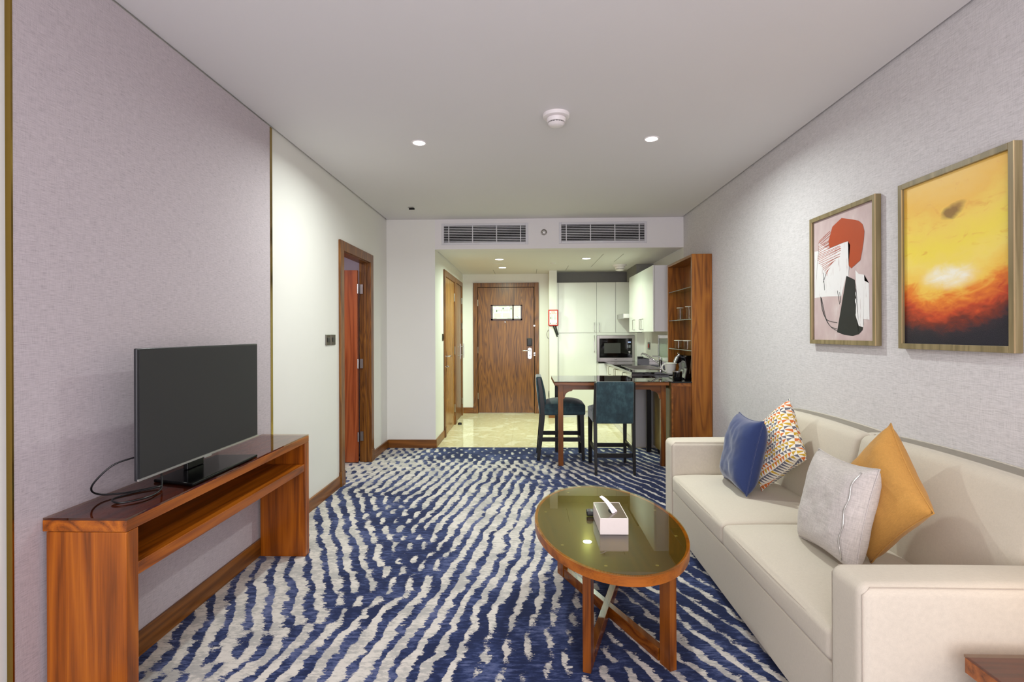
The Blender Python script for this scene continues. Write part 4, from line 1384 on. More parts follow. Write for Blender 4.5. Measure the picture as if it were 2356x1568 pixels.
def sunset_art(t, y0, y1, z0, z1):
    n = NT('sunset_painting')
    tc = n.new('ShaderNodeTexCoord')
    x, y, z = n.sep(tc.outputs['Object'])
    # u 0..1 from the far edge to the near edge, v 0..1 upward (object sits at the frame's centre)
    cy, cz = (y0 + y1) / 2, (z0 + z1) / 2
    u = n.math('ADD', n.math('MULTIPLY', y, -1 / (y1 - y0)), 0.5)
    v = n.math('ADD', n.math('MULTIPLY', z, 1 / (z1 - z0)), 0.5)
    w1 = n.math('SUBTRACT', n.noise(n.coord((1, 3, 5)), 1.6, 5, 0.6, 0.8), 0.5)
    w2 = n.math('SUBTRACT', n.noise(n.coord((1, 6, 14), rot=(0.25, 0, 0)), 1.6, 5, 0.65, 1.0), 0.5)
    du = n.math('SUBTRACT', u, 0.42)
    bowl = n.math('MULTIPLY', n.math('MULTIPLY', du, du), -0.42)
    vv = n.math('ADD', n.math('ADD', v, bowl), n.math('ADD', n.math('MULTIPLY', w1, 0.22), n.math('MULTIPLY', w2, 0.16)))
    col = n.ramp(vv, [(0.0, lin(26, 22, 38)), (0.05, lin(44, 30, 42)), (0.115, lin(122, 40, 22)), (0.185, lin(204, 74, 30)), (0.255, lin(238, 134, 40)), (0.325, lin(250, 204, 84)), (0.44, lin(252, 226, 112)),
                      (0.55, lin(250, 226, 84)), (0.68, lin(250, 218, 96)), (0.80, lin(246, 196, 84)), (1.0, lin(248, 208, 118))])
    # the white glow
    gx = n.math('MULTIPLY', n.math('SUBTRACT', u, 0.47), 3.0)
    gy = n.math('MULTIPLY', n.math('SUBTRACT', v, 0.40), 11.0)
    gg = n.math('ADD', n.math('MULTIPLY', gx, gx), n.math('MULTIPLY', gy, gy))
    gg = n.math('ADD', gg, n.math('MULTIPLY', w2, 1.2))
    gl = n.math('SUBTRACT', 1.0, gg, clamp=True)
    col = n.mix(n.math('MULTIPLY', n.math('MULTIPLY', gl, gl), 0.95), col, lin(255, 252, 236))
    # orange smears and a small dark cloud high up
    sm = n.math('MULTIPLY', n.math('GREATER_THAN', v, 0.55), n.math('MULTIPLY', n.math('SUBTRACT', w2, 0.06), 4.0, clamp=True), clamp=True)
    col = n.mix(n.math('MULTIPLY', sm, 0.7), col, lin(226, 142, 52))
    cx = n.math('MULTIPLY', n.math('SUBTRACT', u, 0.52), 8.0)
    cyy = n.math('MULTIPLY', n.math('SUBTRACT', n.math('SUBTRACT', v, n.math('MULTIPLY', u, 0.18)), 0.685), 22.0)
    cc = n.math('ADD', n.math('MULTIPLY', cx, cx), n.math('MULTIPLY', cyy, cyy))
    cc = n.math('SUBTRACT', 1.0, n.math('ADD', cc, n.math('MULTIPLY', w1, 3.0)), clamp=True)
    col = n.mix(n.math('MULTIPLY', cc, 0.85), col, lin(122, 82, 36))
    o = obj('canvas', B(XA1, 1.8405, y0, y1, z0, z1), n.set(col, 0.5), t)
    obj('picture_glass', B(1.8345, 1.836, y0, y1, z0, z1), m_picglass, t)
def abstract_art(t, y0, y1, z0, z1):
    m_bg = NT('print_lilac')
    c = m_bg.noise(m_bg.coord((1, 5, 3)), 2.2, 4, 0.6)
    mb = m_bg.set(m_bg.ramp(c, [(0.35, lin(196, 172, 172)), (0.62, lin(208, 188, 186)), (0.72, lin(218, 204, 202))]), 0.6)
    sheet = obj('print', B(XA1, 1.8405, y0, y1, z0, z1), mb, t)
    def flat(name, outline, mat, lift):
        bm = bm_new()
        vs = [bm.verts.new((XA1 - lift, a, b)) for a, b in outline]
        f = bm.faces.new(vs)
        bmesh.ops.triangulate(bm, faces=[f])
        r = bmesh.ops.extrude_face_region(bm, geom=bm.faces[:])
        bmesh.ops.translate(bm, verts=[e for e in r['geom'] if isinstance(e, bmesh.types.BMVert)], vec=(0.0003, 0, 0))
        return obj(name, bm, mat, sheet)
    def brush(name, holes):
        n = NT(name)
        g = n.noise(n.coord((1, 60, 9)), 1.0, 4, 0.65)
        return n.set(n.ramp(g, [(0.60, lin(236, 234, 234)), (0.64, lin(214, 204, 204)), (0.74, lin(205, 190, 190))]), 0.6)
    mw = brush('white_brush_paint', 1)
    m_rust = simple('rust_paint', (176, 70, 26), 0.6, var=0.06)
    m_blk = simple('charcoal_paint', (34, 36, 34), 0.6)
    flat('white_brushwork', [(3.4, 1.896), (3.349, 1.893), (3.345, 1.94), (3.245, 1.886), (3.108, 1.9), (3.047, 1.905), (3.024, 1.885), (3.028, 1.834), (3.042, 1.757), (3.046, 1.698), (3.07, 1.699), (3.103, 1.623), (3.115, 1.592), (3.263, 1.6), (3.4, 1.6)], mw, 0.0004)
    wr = [(2.981, 1.728), (2.952, 1.704), (2.906, 1.694), (2.902, 1.661), (2.866, 1.645), (2.862, 1.447), (2.914, 1.453), (2.914, 1.407), (2.953, 1.416), (2.98, 1.472)]
    random.seed(3)
    edge = [(2.985 - 0.012 * random.random(), 1.48 + 0.19 * k / 14) for k in range(15)]
    flat('white_brushwork', wr + edge[:], mw, 0.0012)
    flat('black_shape', [(3.064, 1.705), (2.988, 1.675), (2.984, 1.656), (2.975, 1.472), (2.914, 1.453), (2.913, 1.42), (2.921, 1.392), (2.954, 1.369), (3.008, 1.359), (3.087, 1.365), (3.158, 1.381)], m_blk, 0.0008)
    flat('rust_shape', [(3.107, 2.048), (3.004, 2.017), (2.95, 1.998), (2.917, 1.972), (2.902, 1.931), (2.908, 1.882), (2.922, 1.826), (2.938, 1.778), (3.018, 1.743), (3.042, 1.762), (3.033, 1.835), (3.027, 1.877), (3.047, 1.902), (3.108, 1.901), (3.229, 1.892), (3.241, 1.936), (3.199, 2.016)], m_rust, 0.0016)
    bm = bm_new()
    random.seed(5)
    top, bot = 1.965, 1.738
    for k in range(22):
        f = k / 21
        z = top + (bot - top) * f
        ya = 3.34 + 0.014 * math.sin(f * PI) - 0.085 * max(0, f - 0.55) / 0.45
        yb = 3.225 - 0.115 * math.sin(min(1, f * 1.5) * PI / 2) + 0.15 * max(0, f - 0.6) / 0.4
        beam(bm, (XA1 - 0.0009, ya + random.uniform(-.006, .01), z - 0.012), (XA1 - 0.0009, yb + random.uniform(-.01, .006), z + 0.022 + random.uniform(-.012, .012)), 0.0024, 0.0006, up=(1, 0, 0))
    obj('rust_scribble', bm, m_rust, sheet)
    bm = bm_new()
    for L in ([(3.33, 1.603), (3.314, 1.525), (3.264, 1.458), (3.157, 1.437)], [(3.327, 1.598), (3.289, 1.486), (3.232, 1.42), (3.157, 1.4)], [(3.32, 1.595), (3.272, 1.467), (3.216, 1.41), (3.157, 1.39)], [(3.152, 1.627), (3.13, 1.544)], [(3.13, 1.616), (3.119, 1.552)], [(3.30, 1.75), (3.285, 1.64)], [(3.27, 1.74), (3.30, 1.69)]):
        tube(bm, spline([(XA1 - 0.0006, a, b) for a, b in L], 6), 0.0016, 6)
    obj('black_lines', bm, m_blk, sheet)
    obj('picture_glass', B(1.8345, 1.836, y0, y1, z0, z1), m_picglass, t)
picture(2.795, 3.435, 1.308, 2.108, 'framed abstract print with rust and black shapes, farther along the wall', abstract_art)
picture(2.012, 2.628, 1.300, 2.10, 'framed orange and yellow sunset painting above the sofa', sunset_art)

# ------------------------------------------------------------------ bar table and stools
bt = thing('bar_table', 'walnut counter-height bar table with dark glass top', 'bar table', (0.87, 5.85, 0))
wbx = walnut('bar_walnut_x', 'x', dark=(66, 32, 12), mid=(112, 62, 22), light=(138, 82, 32))
obj('tabletop', B(0.274, 1.445, 5.375, 6.14, 0.84, 0.872), wbx, bt, 0.002)
obj('glass_top', B(0.272, 1.447, 5.373, 6.142, 0.8725, 0.88), thin_glass('smoked_glass', (0.45, 0.38, 0.33, 1), 1.9), bt)
for x in (0.315, 1.374):
    for y in (5.436, 6.075):
        obj('leg', B(x, x + 0.052, y, y + 0.052, 0, 0.84), walnut('bar_leg', 'z', dark=(62, 29, 5), mid=(112, 60, 12), light=(140, 82, 20)) if y < 6 else m_espresso, bt, 0.002)
bm = bm_new()
box(bm, 0.367, 1.374, 5.442, 5.464, 0.79, 0.838)
box(bm, 0.367, 1.374, 6.105, 6.125, 0.79, 0.838)
box(bm, 0.325, 0.345, 5.488, 6.075, 0.79, 0.838)
box(bm, 1.40, 1.42, 5.488, 6.075, 0.79, 0.838)
obj('apron', bm, wbx, bt)
def bracket(x, s):
    pts = [(0, 0), (0.098, 0), (0.098, -0.006), (0.085, -0.016)]
    for k in range(9):
        a = PI / 2 * k / 8
        pts.append((0.085 - 0.067 * math.sin(a) - 0.0, -0.016 - 0.062 * (1 - math.cos(a))))
    pts += [(0.014, -0.09), (0.0, -0.1)]
    bm = bm_new()
    out = [(x + s * a, b) for a, b in pts]
    if s < 0:
        out = out[::-1]
    prism(bm, out, 0.02, Matrix.Translation((0, 5.464, 0.79)) @ Matrix.Rotation(PI / 2, 4, 'X'))
    obj('corner_bracket', bm, wbx, bt)
bracket(0.367, 1)
bracket(1.374, -1)

def make_stool(label, group):
    t = thing('bar_stool', label, 'bar stool', (0, 0, 0), group)
    # front legs, square tapered
    for s in (-1, 1):
        bm = bm_new()
        vs = beam(bm, (s * 0.182, 0.212, 0.50), (s * 0.185, 0.225, 0.0), 0.042, 0.042)
        for v in bm.verts:
            if v.co.z < 0.1:
                v.co.x = s * 0.185 + (v.co.x - s * 0.185) * 0.72
                v.co.y = 0.225 + (v.co.y - 0.225) * 0.72
        obj('leg', bm, m_espresso, t, 0.002)
    # rear legs sweep up into the back posts
    prof = [(-0.262, 0.0), (-0.235, 0.25), (-0.215, 0.46), (-0.212, 0.56), (-0.226, 0.72), (-0.252, 0.895)]
    for s in (-1, 1):
        bm = bm_new()
        P = spline([(s * 0.186, y, z) for y, z in prof], 5)
        wv = 0.036
        rings = []
        for i, p in enumerate(P):
            f = i / (len(P) - 1)
            hw = 0.5 * (0.03 + 0.012 * math.sin(f * PI))
            d = 0.5 * (0.034 + 0.016 * math.sin(f * PI))
            rings.append([bm.verts.new(p + V((a * hw * 0.8, b * d, 0))) for a, b in ((-1, -1), (1, -1), (1, 1), (-1, 1))])
        for a, b in zip(rings, rings[1:]):
            for k in range(4):
                l = (k + 1) % 4
                bm.faces.new((a[k], a[l], b[l], b[k]))
        bm.faces.new(rings[0][::-1]); bm.faces.new(rings[-1])
        obj('leg', bm, m_espresso, t, 0.002)
    for s in (-1, 1):
        bm = bm_new()
        beam(bm, (s * 0.184, -0.225, 0.228), (s * 0.184, 0.21, 0.228), 0.018, 0.045)
        obj('stretcher', bm, m_espresso, t, 0.002)
    bm = bm_new()
    beam(bm, (-0.17, -0.243, 0.185), (0.17, -0.243, 0.185), 0.018, 0.042)
    obj('stretcher', bm, m_espresso, t, 0.002)
    bm = bm_new()
    beam(bm, (-0.17, 0.218, 0.19), (0.17, 0.218, 0.19), 0.018, 0.042)
    obj('stretcher', bm, m_espresso, t, 0.002)
    def seat_fn(p, u, v, w):
        if w > 0:
            p.z += 0.05 * (1 - abs(u) ** 3.0) * (1 - abs(v) ** 3.5) * w
        return p
    bm = bm_new()
    rbox(bm, -0.207, 0.207, -0.20, 0.248, 0.492, 0.605, 0.018, 12, seat_fn)
    se = obj('seat', bm, m_velvet, t, smooth='full')
    bm = bm_new()
    P = [(-0.2065, -0.19, 0.592), (-0.2065, 0.245, 0.592), (0.2065, 0.245, 0.592), (0.2065, -0.19, 0.592)]
    tube(bm, P, 0.003, 6)
    obj('piping', bm, m_velvet, se)
    # padded back between and over the posts
    def back_y(z):
        for (y0, z0), (y1, z1) in zip(prof, prof[1:]):
            if z0 <= z <= z1 + 1e-6:
                return y0 + (y1 - y0) * (z - z0) / (z1 - z0)
        return prof[-1][0]
    def back_fn(p, u, v, w):
        f = (w + 1) / 2
        z = p.z
        yc = back_y(min(0.895, max(0.46, z)))
        p.y = yc + (p.y) * (0.35 + 0.65 * math.sin(min(1, max(0.0, 0.12 + 0.8 * f)) * PI) ** 0.6)
        p.x *= 1.0
        return p
    bm = bm_new()
    rbox(bm, -0.181, 0.181, -0.046, 0.046, 0.494, 0.906, 0.014, 12, back_fn)
    obj('backrest', bm, m_velvet, t, smooth='full')
    return t
s1 = make_stool('teal velvet bar stool seen from behind at the long side of the bar table', 'bar stools at the bar table')
s1.location = (0.845, 5.355, 0)
dup(s1, (0.372, 5.848, 0), -PI / 2, 'teal velvet bar stool seen from the side at the short end of the bar table', 'bar stools at the bar table')

# ------------------------------------------------------------------ walnut display unit
du = thing('display_cabinet', 'tall open walnut display cabinet with glass shelves and a low cupboard', 'display cabinet', (1.66, 5.75, 0))
ud = walnut('display_walnut_z', 'z', scale=1.1, dark=(84, 44, 10), mid=(138, 80, 24), light=(168, 106, 36))
uy = walnut('display_walnut_y', 'y', dark=(80, 42, 14), mid=(126, 72, 28), light=(150, 94, 40))
XD = 1.655
obj('side_panel', B(XD, XR - 0.004, 5.305, 5.335, 0.0, 2.172), ud, du, 0.002)
obj('side_panel', B(XD, XR - 0.004, 6.195, 6.222, 0.0, 2.172), ud, du, 0.002)
obj('top_panel', B(XD, XR - 0.004, 5.335, 6.195, 2.145, 2.172), uy, du, 0.002)
obj('back_panel', B(XR - 0.02, XR - 0.004, 5.335, 6.195, 0.885, 2.145), ud, du)
for z in (1.19, 1.512, 1.84):
    obj('glass_shelf', B(XD + 0.004, XR - 0.022, 5.337, 6.193, z, z + 0.008), m_glassg, du)
bm = bm_new()
box(bm, 1.452, XD - 0.001, 5.318, 5.34, 0.835, 0.871)
box(bm, 1.452, 1.47, 5.318, 5.336, 0.0, 0.835)
obj('cupboard_frame', bm, uy, du, 0.001)
CUPC = dict(dark=(66, 32, 5), mid=(108, 58, 12), light=(132, 76, 20))
obj('cupboard_front', B(1.47, XD - 0.001, 5.322, 5.335, 0.0, 0.835), walnut('cupboard_walnut', 'z', **CUPC), du)
obj('cupboard_side', B(1.452, 1.468, 5.336, 6.10, 0.08, 0.871), walnut('cupboard_side_walnut', 'z', dark=(70, 52, 22), mid=(104, 82, 38), light=(126, 102, 50)), du)
obj('cupboard_plinth', B(1.50, 1.52, 5.34, 6.10, 0.0, 0.08), m_dark, du)
obj('cupboard_top', B(1.450, XR - 0.022, 5.312, 6.10, 0.872, 0.885), m_granite, du, 0.002)

def tumbler(x, y, z, r, h, label, group):
    t = thing('drinking_glass', label, 'drinking glass', (x, y, z), group)
    bm = bm_new()
    seg = 28
    prof = [(0.0, 0.001), (r * 0.95, 0.001), (r, h), (r - 0.0025, h), (r * 0.95 - 0.0025, 0.008), (0, 0.008)]
    lathe(bm, prof, seg, (x, y, z))
    obj('glass_body', bm, m_glassc, t, smooth=True)
    bm = bm_new()
    lathe(bm, [(0, h), (r + 0.010, h), (r + 0.012, h + 0.003), (r + 0.006, h + 0.008), (0, h + 0.010)], seg, (x, y, z))
    obj('paper_lid', bm, m_lid, t, smooth=True)
    return t
tumbler(1.745, 6.02, 1.521, 0.029, 0.135, 'tall lidded glass on the middle shelf, farther from the camera', 'tall lidded glasses')
tumbler(1.765, 5.76, 1.521, 0.031, 0.137, 'tall lidded glass on the middle shelf, nearer the front panel', 'tall lidded glasses')
tumbler(1.73, 6.04, 1.199, 0.040, 0.085, 'short lidded tumbler farthest back on the lowest glass shelf', 'short lidded tumblers')
tumbler(1.745, 5.75, 1.199, 0.041, 0.087, 'short lidded tumbler in the middle of the lowest glass shelf', 'short lidded tumblers')
tumbler(1.765, 5.50, 1.199, 0.041, 0.087, 'short lidded tumbler half hidden by the cabinet front panel', 'short lidded tumblers')

# coffee machine and milk frother on the low cupboard
cm = thing('coffee_machine', 'glossy black capsule coffee machine on the low cupboard', 'coffee machine', (1.68, 5.62, 0.885))
bm = bm_new()
def side(bm, pts, y0, y1):
    prism(bm, pts, y1 - y0, Matrix.Translation((0, y1, 0)) @ Matrix.Rotation(PI / 2, 4, 'X'))
side(bm, [(1.64, 0.886), (1.825, 0.886), (1.825, 1.125), (1.80, 1.138), (1.665, 1.138), (1.645, 1.12), (1.665, 1.0)], 5.52, 5.80)
bd = obj('body', bm, m_gloss, cm, 0.006)
bm = bm_new()
side(bm, [(1.665, 1.128), (1.63, 1.145), (1.600, 1.118), (1.575, 1.06), (1.60, 1.048), (1.635, 1.07), (1.655, 1.10)], 5.60, 5.72)
obj('brewing_head', bm, m_gloss, bd, 0.008)
bm = bm_new()
tube(bm, spline([(1.575, 5.66, 1.058), (1.60, 5.66, 1.118), (1.63, 5.66, 1.148), (1.612, 5.66, 1.158)], 6), 0.006, 10)
obj('lever', bm, m_chrome, bd, smooth=True)
bm = bm_new()
side(bm, [(1.54, 0.886), (1.66, 0.886), (1.66, 0.905), (1.54, 0.905)], 5.60, 5.76)
obj('drip_tray', bm, m_gloss, bd, 0.004)
bm = bm_new()
beam(bm, (1.700, 5.517, 0.95), (1.716, 5.517, 1.10), 0.008, 0.006, up=(0, 1, 0))
obj('trim_strip', bm, m_brass, bd)
fr_ = thing('milk_frother', 'small glossy black milk frother jug beside the coffee machine', 'milk frother', (1.548, 5.45, 0.885))
bm = bm_new()
lathe(bm, [(0, 0.0), (0.044, 0), (0.046, 0.004), (0.047, 0.088), (0, 0.088)], 36, (1.548, 5.45, 0.8855))
obj('jug', bm, m_gloss, fr_, smooth=True)
bm = bm_new()
lathe(bm, [(0, 0.088), (0.048, 0.088), (0.048, 0.094), (0.03, 0.098), (0, 0.098)], 36, (1.548, 5.45, 0.8855))
obj('rim', bm, m_satin, fr_, smooth=True)

# ------------------------------------------------------------------ kitchenette
KY = 8.55
def pull_y(bm, x, z0, z1, y=KY, out=0.03):
    tube(bm, spline([(x, y + 0.002, z1), (x, y - out, z1 - 0.004), (x, y - out, z1 - 0.02)], 4) + spline([(x, y - out, z0 + 0.02), (x, y - out, z0 + 0.004), (x, y + 0.002, z0)], 4), 0.0055, 8)
def pull_x(bm, y, z0, z1, x, out=0.03):
    tube(bm, spline([(x + 0.002, y, z1), (x - out, y, z1 - 0.004), (x - out, y, z1 - 0.02)], 4) + spline([(x - out, y, z0 + 0.02), (x - out, y, z0 + 0.004), (x + 0.002, y, z0)], 4), 0.0055, 8)
tc_ = thing('tall_cupboard', 'tall white two-door cupboard next to the partition', 'kitchen cupboard', (0.815, KY, 0))
obj('carcass', B(0.482, 1.125, KY + 0.02, 9.14, 0.0, 2.2), m_lamg, tc_)
obj('filler_strip', B(0.482, 0.505, KY + 0.004, KY + 0.02, 0.10, 2.2), m_lam, tc_)
for z0, z1, h0, h1 in ((1.379, 2.2, 1.408, 1.543), (0.105, 1.372, 1.067, 1.337)):
    dr = obj('door', B(0.508, 1.124, KY, KY + 0.019, z0, z1), m_lam, tc_, 0.0015)
    bm = bm_new()
    pull_y(bm, 1.087, h0, h1)
    obj('handle', bm, m_satin, dr, smooth=True)
obj('plinth', B(0.482, 1.125, KY + 0.03, KY + 0.05, 0, 0.10), m_lamg, tc_)

mu = thing('microwave_cupboard', 'white wall cupboard with two doors above the microwave', 'kitchen cupboard', (1.43, KY, 1.35))
obj('carcass', B(1.127, XR - 0.004, KY + 0.02, 9.14, 1.345, 2.2), m_lamg, mu)
dr = obj('door', B(1.129, 1.432, KY, KY + 0.019, 1.379, 2.2), m_lam, mu, 0.0015)
bm = bm_new(); pull_y(bm, 1.165, 1.408, 1.543)
obj('handle', bm, m_satin, dr, smooth=True)
obj('door', B(1.438, 1.80, KY, KY + 0.019, 1.379, 2.2), m_lam, mu, 0.0015)
obj('lower_rail', B(1.127, 1.742, KY + 0.004, KY + 0.02, 1.338, 1.376), m_lam, mu)
struct('trim_5', B(1.742, XR, 8.38, KY + 0.6, 0.9, 1.376), m_white, 'white boxed corner beside the microwave', 'boxing')

mw_ = thing('microwave', 'built-in stainless steel microwave with black glass door', 'microwave', (1.432, KY, 0.918))
bm = bm_new()
z0, z1 = 0.9155, 1.335
for a in ((1.129, 1.17, z0, z1), (1.70, 1.739, z0, z1), (1.17, 1.70, z0, 0.972), (1.17, 1.70, 1.283, z1)):
    box(bm, a[0], a[1], KY - 0.006, KY + 0.02, a[2], a[3])
obj('steel_surround', bm, m_steel, mw_, 0.002)
obj('oven_body', B(1.14, 1.73, KY + 0.022, KY + 0.4, 0.93, 1.32), m_black, mw_)
gd = obj('glass_door', B(1.17, 1.70, KY - 0.004, KY + 0.018, 0.972, 1.283), m_gloss, mw_, 0.002)
obj('door_window', B(1.247, 1.512, KY - 0.0048, KY - 0.0035, 1.045, 1.21), simple('microwave_window', (70, 70, 68), 0.15), gd)
m_disp = emitter('display_glow', (0.25, 0.42, 1.0), 1.1)
m_icon = simple('panel_print', (190, 196, 206), 0.5)
bm = bm_new(); box(bm, 1.632, 1.678, KY - 0.005, KY - 0.0035, 1.218, 1.232)
obj('display', bm, m_disp, gd)
bm = bm_new()
for k in range(3):
    box(bm, 1.622, 1.640, KY - 0.005, KY - 0.0035, 1.172 - k * 0.02, 1.178 - k * 0.02)
    box(bm, 1.648, 1.674, KY - 0.005, KY - 0.0035, 1.172 - k * 0.02, 1.178 - k * 0.02)
box(bm, 1.64, 1.668, KY - 0.005, KY - 0.0035, 1.03, 1.034)
loose('control_print', bm, m_icon, gd, gap=0.03)
bm = bm_new()
lathe(bm, [(0, 0), (0.017, 0), (0.016, 0.014), (0, 0.015)], 24)
bmesh.ops.transform(bm, matrix=Matrix.Translation((1.654, KY - 0.004, 1.066)) @ Matrix.Rotation(PI / 2, 4, 'X'), verts=bm.verts)
obj('dial', bm, m_satin, gd, smooth=True)
text('logo', 'Teka', 0.026, m_ink, Matrix.Translation((1.432, KY - 0.0065, 0.945)) @ Matrix.Rotation(PI / 2, 4, 'X'), mw_)

# worktop with its upstand, base cupboards
wt = thing('worktop', 'black granite worktop with sink cut-out along the kitchen wall', 'worktop', (1.54, 7.3, 0.89))
bm = bm_new()
SKX0, SKX1, SKY0, SKY1 = 1.33, 1.70, 6.62, 7.35
box(bm, 1.222, SKX0, 6.175, 8.40, 0.889, 0.915)
box(bm, SKX1, XR - 0.002, 6.225, 8.378, 0.889, 0.915)
box(bm, SKX0, 1.648, 6.175, SKY0, 0.889, 0.915)
box(bm, 1.648, SKX1, 6.226, SKY0, 0.889, 0.915)
box(bm, SKX0, SKX1, SKY1, 8.378, 0.889, 0.915)
box(bm, 1.128, SKX1, 8.40, 8.549, 0.889, 0.915)
box(bm, SKX1, 1.741, 8.378, 8.549, 0.889, 0.915)
obj('slab', bm, m_granite, wt)
bm = bm_new()
box(bm, XR - 0.022, XR - 0.003, 6.3, 8.378, 0.915, 0.985)
box(bm, 1.745, XR - 0.022, 8.36, 8.379, 0.915, 1.0)
obj('upstand', bm, m_granite, wt)
obj('granite_ledge', B(1.565, XR - 0.024, 5.84, 6.173, 0.8855, 0.915), m_granite, du)
sk = thing('sink', 'stainless steel sink set into the granite worktop', 'sink', (1.515, 6.98, 0.915))
bm = bm_new()
for a in ((SKX0 - 0.02, SKX0 + 0.012, SKY0 - 0.02, SKY1 + 0.02), (SKX1 - 0.012, SKX1 + 0.02, SKY0 - 0.02, SKY1 + 0.02), (SKX0 + 0.012, SKX1 - 0.012, SKY0 - 0.02, SKY0 + 0.012), (SKX0 + 0.012, SKX1 - 0.012, SKY1 - 0.012, SKY1 + 0.02)):
    box(bm, a[0], a[1], a[2], a[3], 0.9155, 0.9185)
obj('rim', bm, m_steel, sk)
bm = bm_new()
a, b, c, d = SKX0 + 0.012, SKX1 - 0.012, SKY0 + 0.012, SKY1 - 0.012
for q in ((a, a + 0.002, c, d, 0.75, 0.916), (b - 0.002, b, c, d, 0.75, 0.916), (a, b, c, c + 0.002, 0.75, 0.916), (a, b, d - 0.002, d, 0.75, 0.916), (a, b, c, d, 0.748, 0.75)):
    box(bm, *q)
obj('bowl', bm, m_steel, sk)
fa = thing('kitchen_tap', 'chrome kitchen tap with a long angled spout', 'tap', (1.755, 6.95, 0.915))
bm = bm_new()
lathe(bm, [(0, 0), (0.028, 0), (0.028, 0.008), (0.022, 0.012), (0.022, 0.085), (0.024, 0.09), (0.024, 0.125), (0, 0.128)], 24, (1.755, 6.95, 0.9155))
obj('body', bm, m_chrome, fa, smooth=True)
bm = bm_new()
tube(bm, spline([(1.745, 6.955, 0.965), (1.68, 7.0, 1.015), (1.60, 7.05, 1.075), (1.555, 7.08, 1.098), (1.535, 7.09, 1.095), (1.533, 7.092, 1.07)], 6), 0.0115, 12)
obj('spout', bm, m_chrome, fa, smooth=True)
bm = bm_new()
tube(bm, [(1.755, 6.95, 1.045), (1.755, 6.95, 1.062), (1.72, 6.965, 1.066), (1.655, 6.99, 1.066)], 0.007, 10)
obj('lever', bm, m_chrome, fa, smooth=True)

bc = thing('base_cupboard', 'white base cupboards under the granite worktop', 'kitchen cupboard', (1.55, 7.3, 0))
bm = bm_new()
XB = 1.262
box(bm, XB + 0.02, XR - 0.004, 6.36, 6.60, 0.10, 0.886)
box(bm, XB + 0.02, XR - 0.004, 6.60, 8.40, 0.10, 0.74)
box(bm, 1.14, XR - 0.15, 8.40, 8.56, 0.10, 0.886)
obj('carcass', bm, m_lamg, bc)
obj('end_panel', B(1.25, 1.58, 6.335, 6.358, 0.0, 0.886), m_lamg, bc, 0.001)
ys = [6.365, 6.90, 7.44, 7.97, 8.38]
hy = {1: 7.395, 2: 7.93}
for i in range(4):
    dr = obj('door', B(XB, XB + 0.019, ys[i] + 0.002, ys[i + 1] - 0.002, 0.105, 0.884), m_lam, bc, 0.001)
    y = {0: 6.84, 1: 7.385, 2: 7.51, 3: 8.0}[i]
    bm = bm_new(); pull_x(bm, y, 0.74, 0.86, XB)
    obj('handle', bm, m_satin, dr, smooth=True)
obj('plinth', B(1.29, 1.31, 6.40, 8.38, 0, 0.10), m_lamg, bc)
obj('front_door', B(1.128, XB - 0.002, 8.535, 8.553, 0.105, 0.884), m_lam, bc)

# wall cupboards over the sink
wc = thing('wall_cupboard', 'white wall cupboard with three doors above the sink', 'kitchen cupboard', (1.69, 7.17, 1.39))
XW = 1.53
obj('carcass', B(XW + 0.02, XR - 0.004, 6.435, 7.9, 1.395, 2.2), m_lamg, wc)
obj('end_panel', B(XW + 0.022, XR - 0.004, 6.412, 6.434, 1.393, 2.2), m_lamg, wc)
yw = [6.41, 7.0, 7.45, 7.905]
for i, y in enumerate((7.045 - 0.075, 7.06 - 0.01, 7.50)):
    dr = obj('door', B(XW, XW + 0.019, yw[i] + 0.0015, yw[i + 1] - 0.0015, 1.392, 2.202), m_lam, wc, 0.001)
    bm = bm_new(); pull_x(bm, y if i else 6.955, 1.418, 1.56, XW)
    obj('handle', bm, m_satin, dr, smooth=True)
struct('trim_6', B(1.61, XR, 7.76, 8.5, 2.202, ZS), m_grey, 'grey boxing between wall cupboard and hall ceiling', 'boxing')
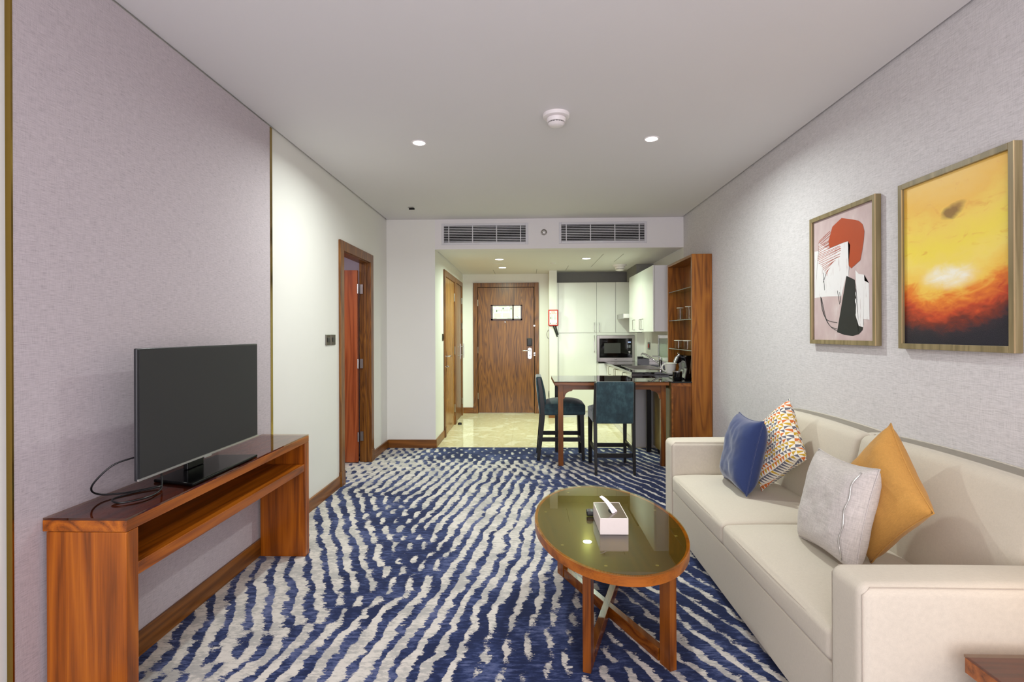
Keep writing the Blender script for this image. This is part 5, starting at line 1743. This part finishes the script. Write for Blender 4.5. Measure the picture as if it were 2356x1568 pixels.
rh = thing('range_hood', 'slim white and steel extractor hood at the end of the wall cupboards', 'extractor hood', (1.65, 8.2, 1.59))
obj('housing', B(1.46, XR - 0.005, 7.95, 8.50, 1.60, 1.665), m_plastic, rh, 0.003)
obj('front_strip', B(1.452, 1.46, 7.95, 8.50, 1.595, 1.668), m_satin, rh)
obj('light_bar', B(1.55, 1.70, 8.0, 8.1, 1.594, 1.60), m_satin, rh)

# glass splash panel on the wall behind the tap
gp = thing('splashback_panel', 'clear glass splash panel with steel edge on the kitchen wall', 'splash panel', (XR, 6.95, 1.17))
obj('glass_pane', B(XR - 0.012, XR - 0.006, 6.5, 7.42, 1.0, 1.335), thin_glass('splash_glass', (0.92, 0.97, 0.92, 1), 1.5), gp)
bm = bm_new()
box(bm, XR - 0.014, XR - 0.002, 7.42, 7.45, 0.99, 1.345)
box(bm, XR - 0.014, XR - 0.002, 6.5, 7.42, 1.335, 1.345)
obj('edge_strip', bm, m_satin, gp)

# white jug kettle at the worktop's end
kt = thing('white_jug', 'white lidded jug with a side handle at the near end of the worktop', 'jug', (1.632, 6.02, 0.9155))
kx, ky_, kz = 1.632, 6.02, 0.9155
bm = bm_new()
lathe(bm, [(0, 0), (0.046, 0.0), (0.05, 0.006), (0.066, 0.10), (0.07, 0.108), (0.066, 0.108), (0.0, 0.106)], 32, (kx, ky_, kz))
obj('body', bm, m_crockery, kt, smooth=True)
bm = bm_new()
lathe(bm, [(0, 0.1085), (0.074, 0.1085), (0.075, 0.112), (0.05, 0.122), (0.0, 0.126)], 32, (kx, ky_, kz))
obj('lid', bm, m_crockery, kt, smooth=True)
bm = bm_new()
hp = spline([(kx - 0.060, ky_ - 0.0, kz + 0.095), (kx - 0.088, ky_ - 0.01, kz + 0.095), (kx - 0.100, ky_ - 0.012, kz + 0.066), (kx - 0.085, ky_ - 0.01, kz + 0.032), (kx - 0.052, ky_, kz + 0.02)], 6)
tube(bm, hp, 0.008, 10)
obj('handle', bm, m_crockery, kt, smooth=True)
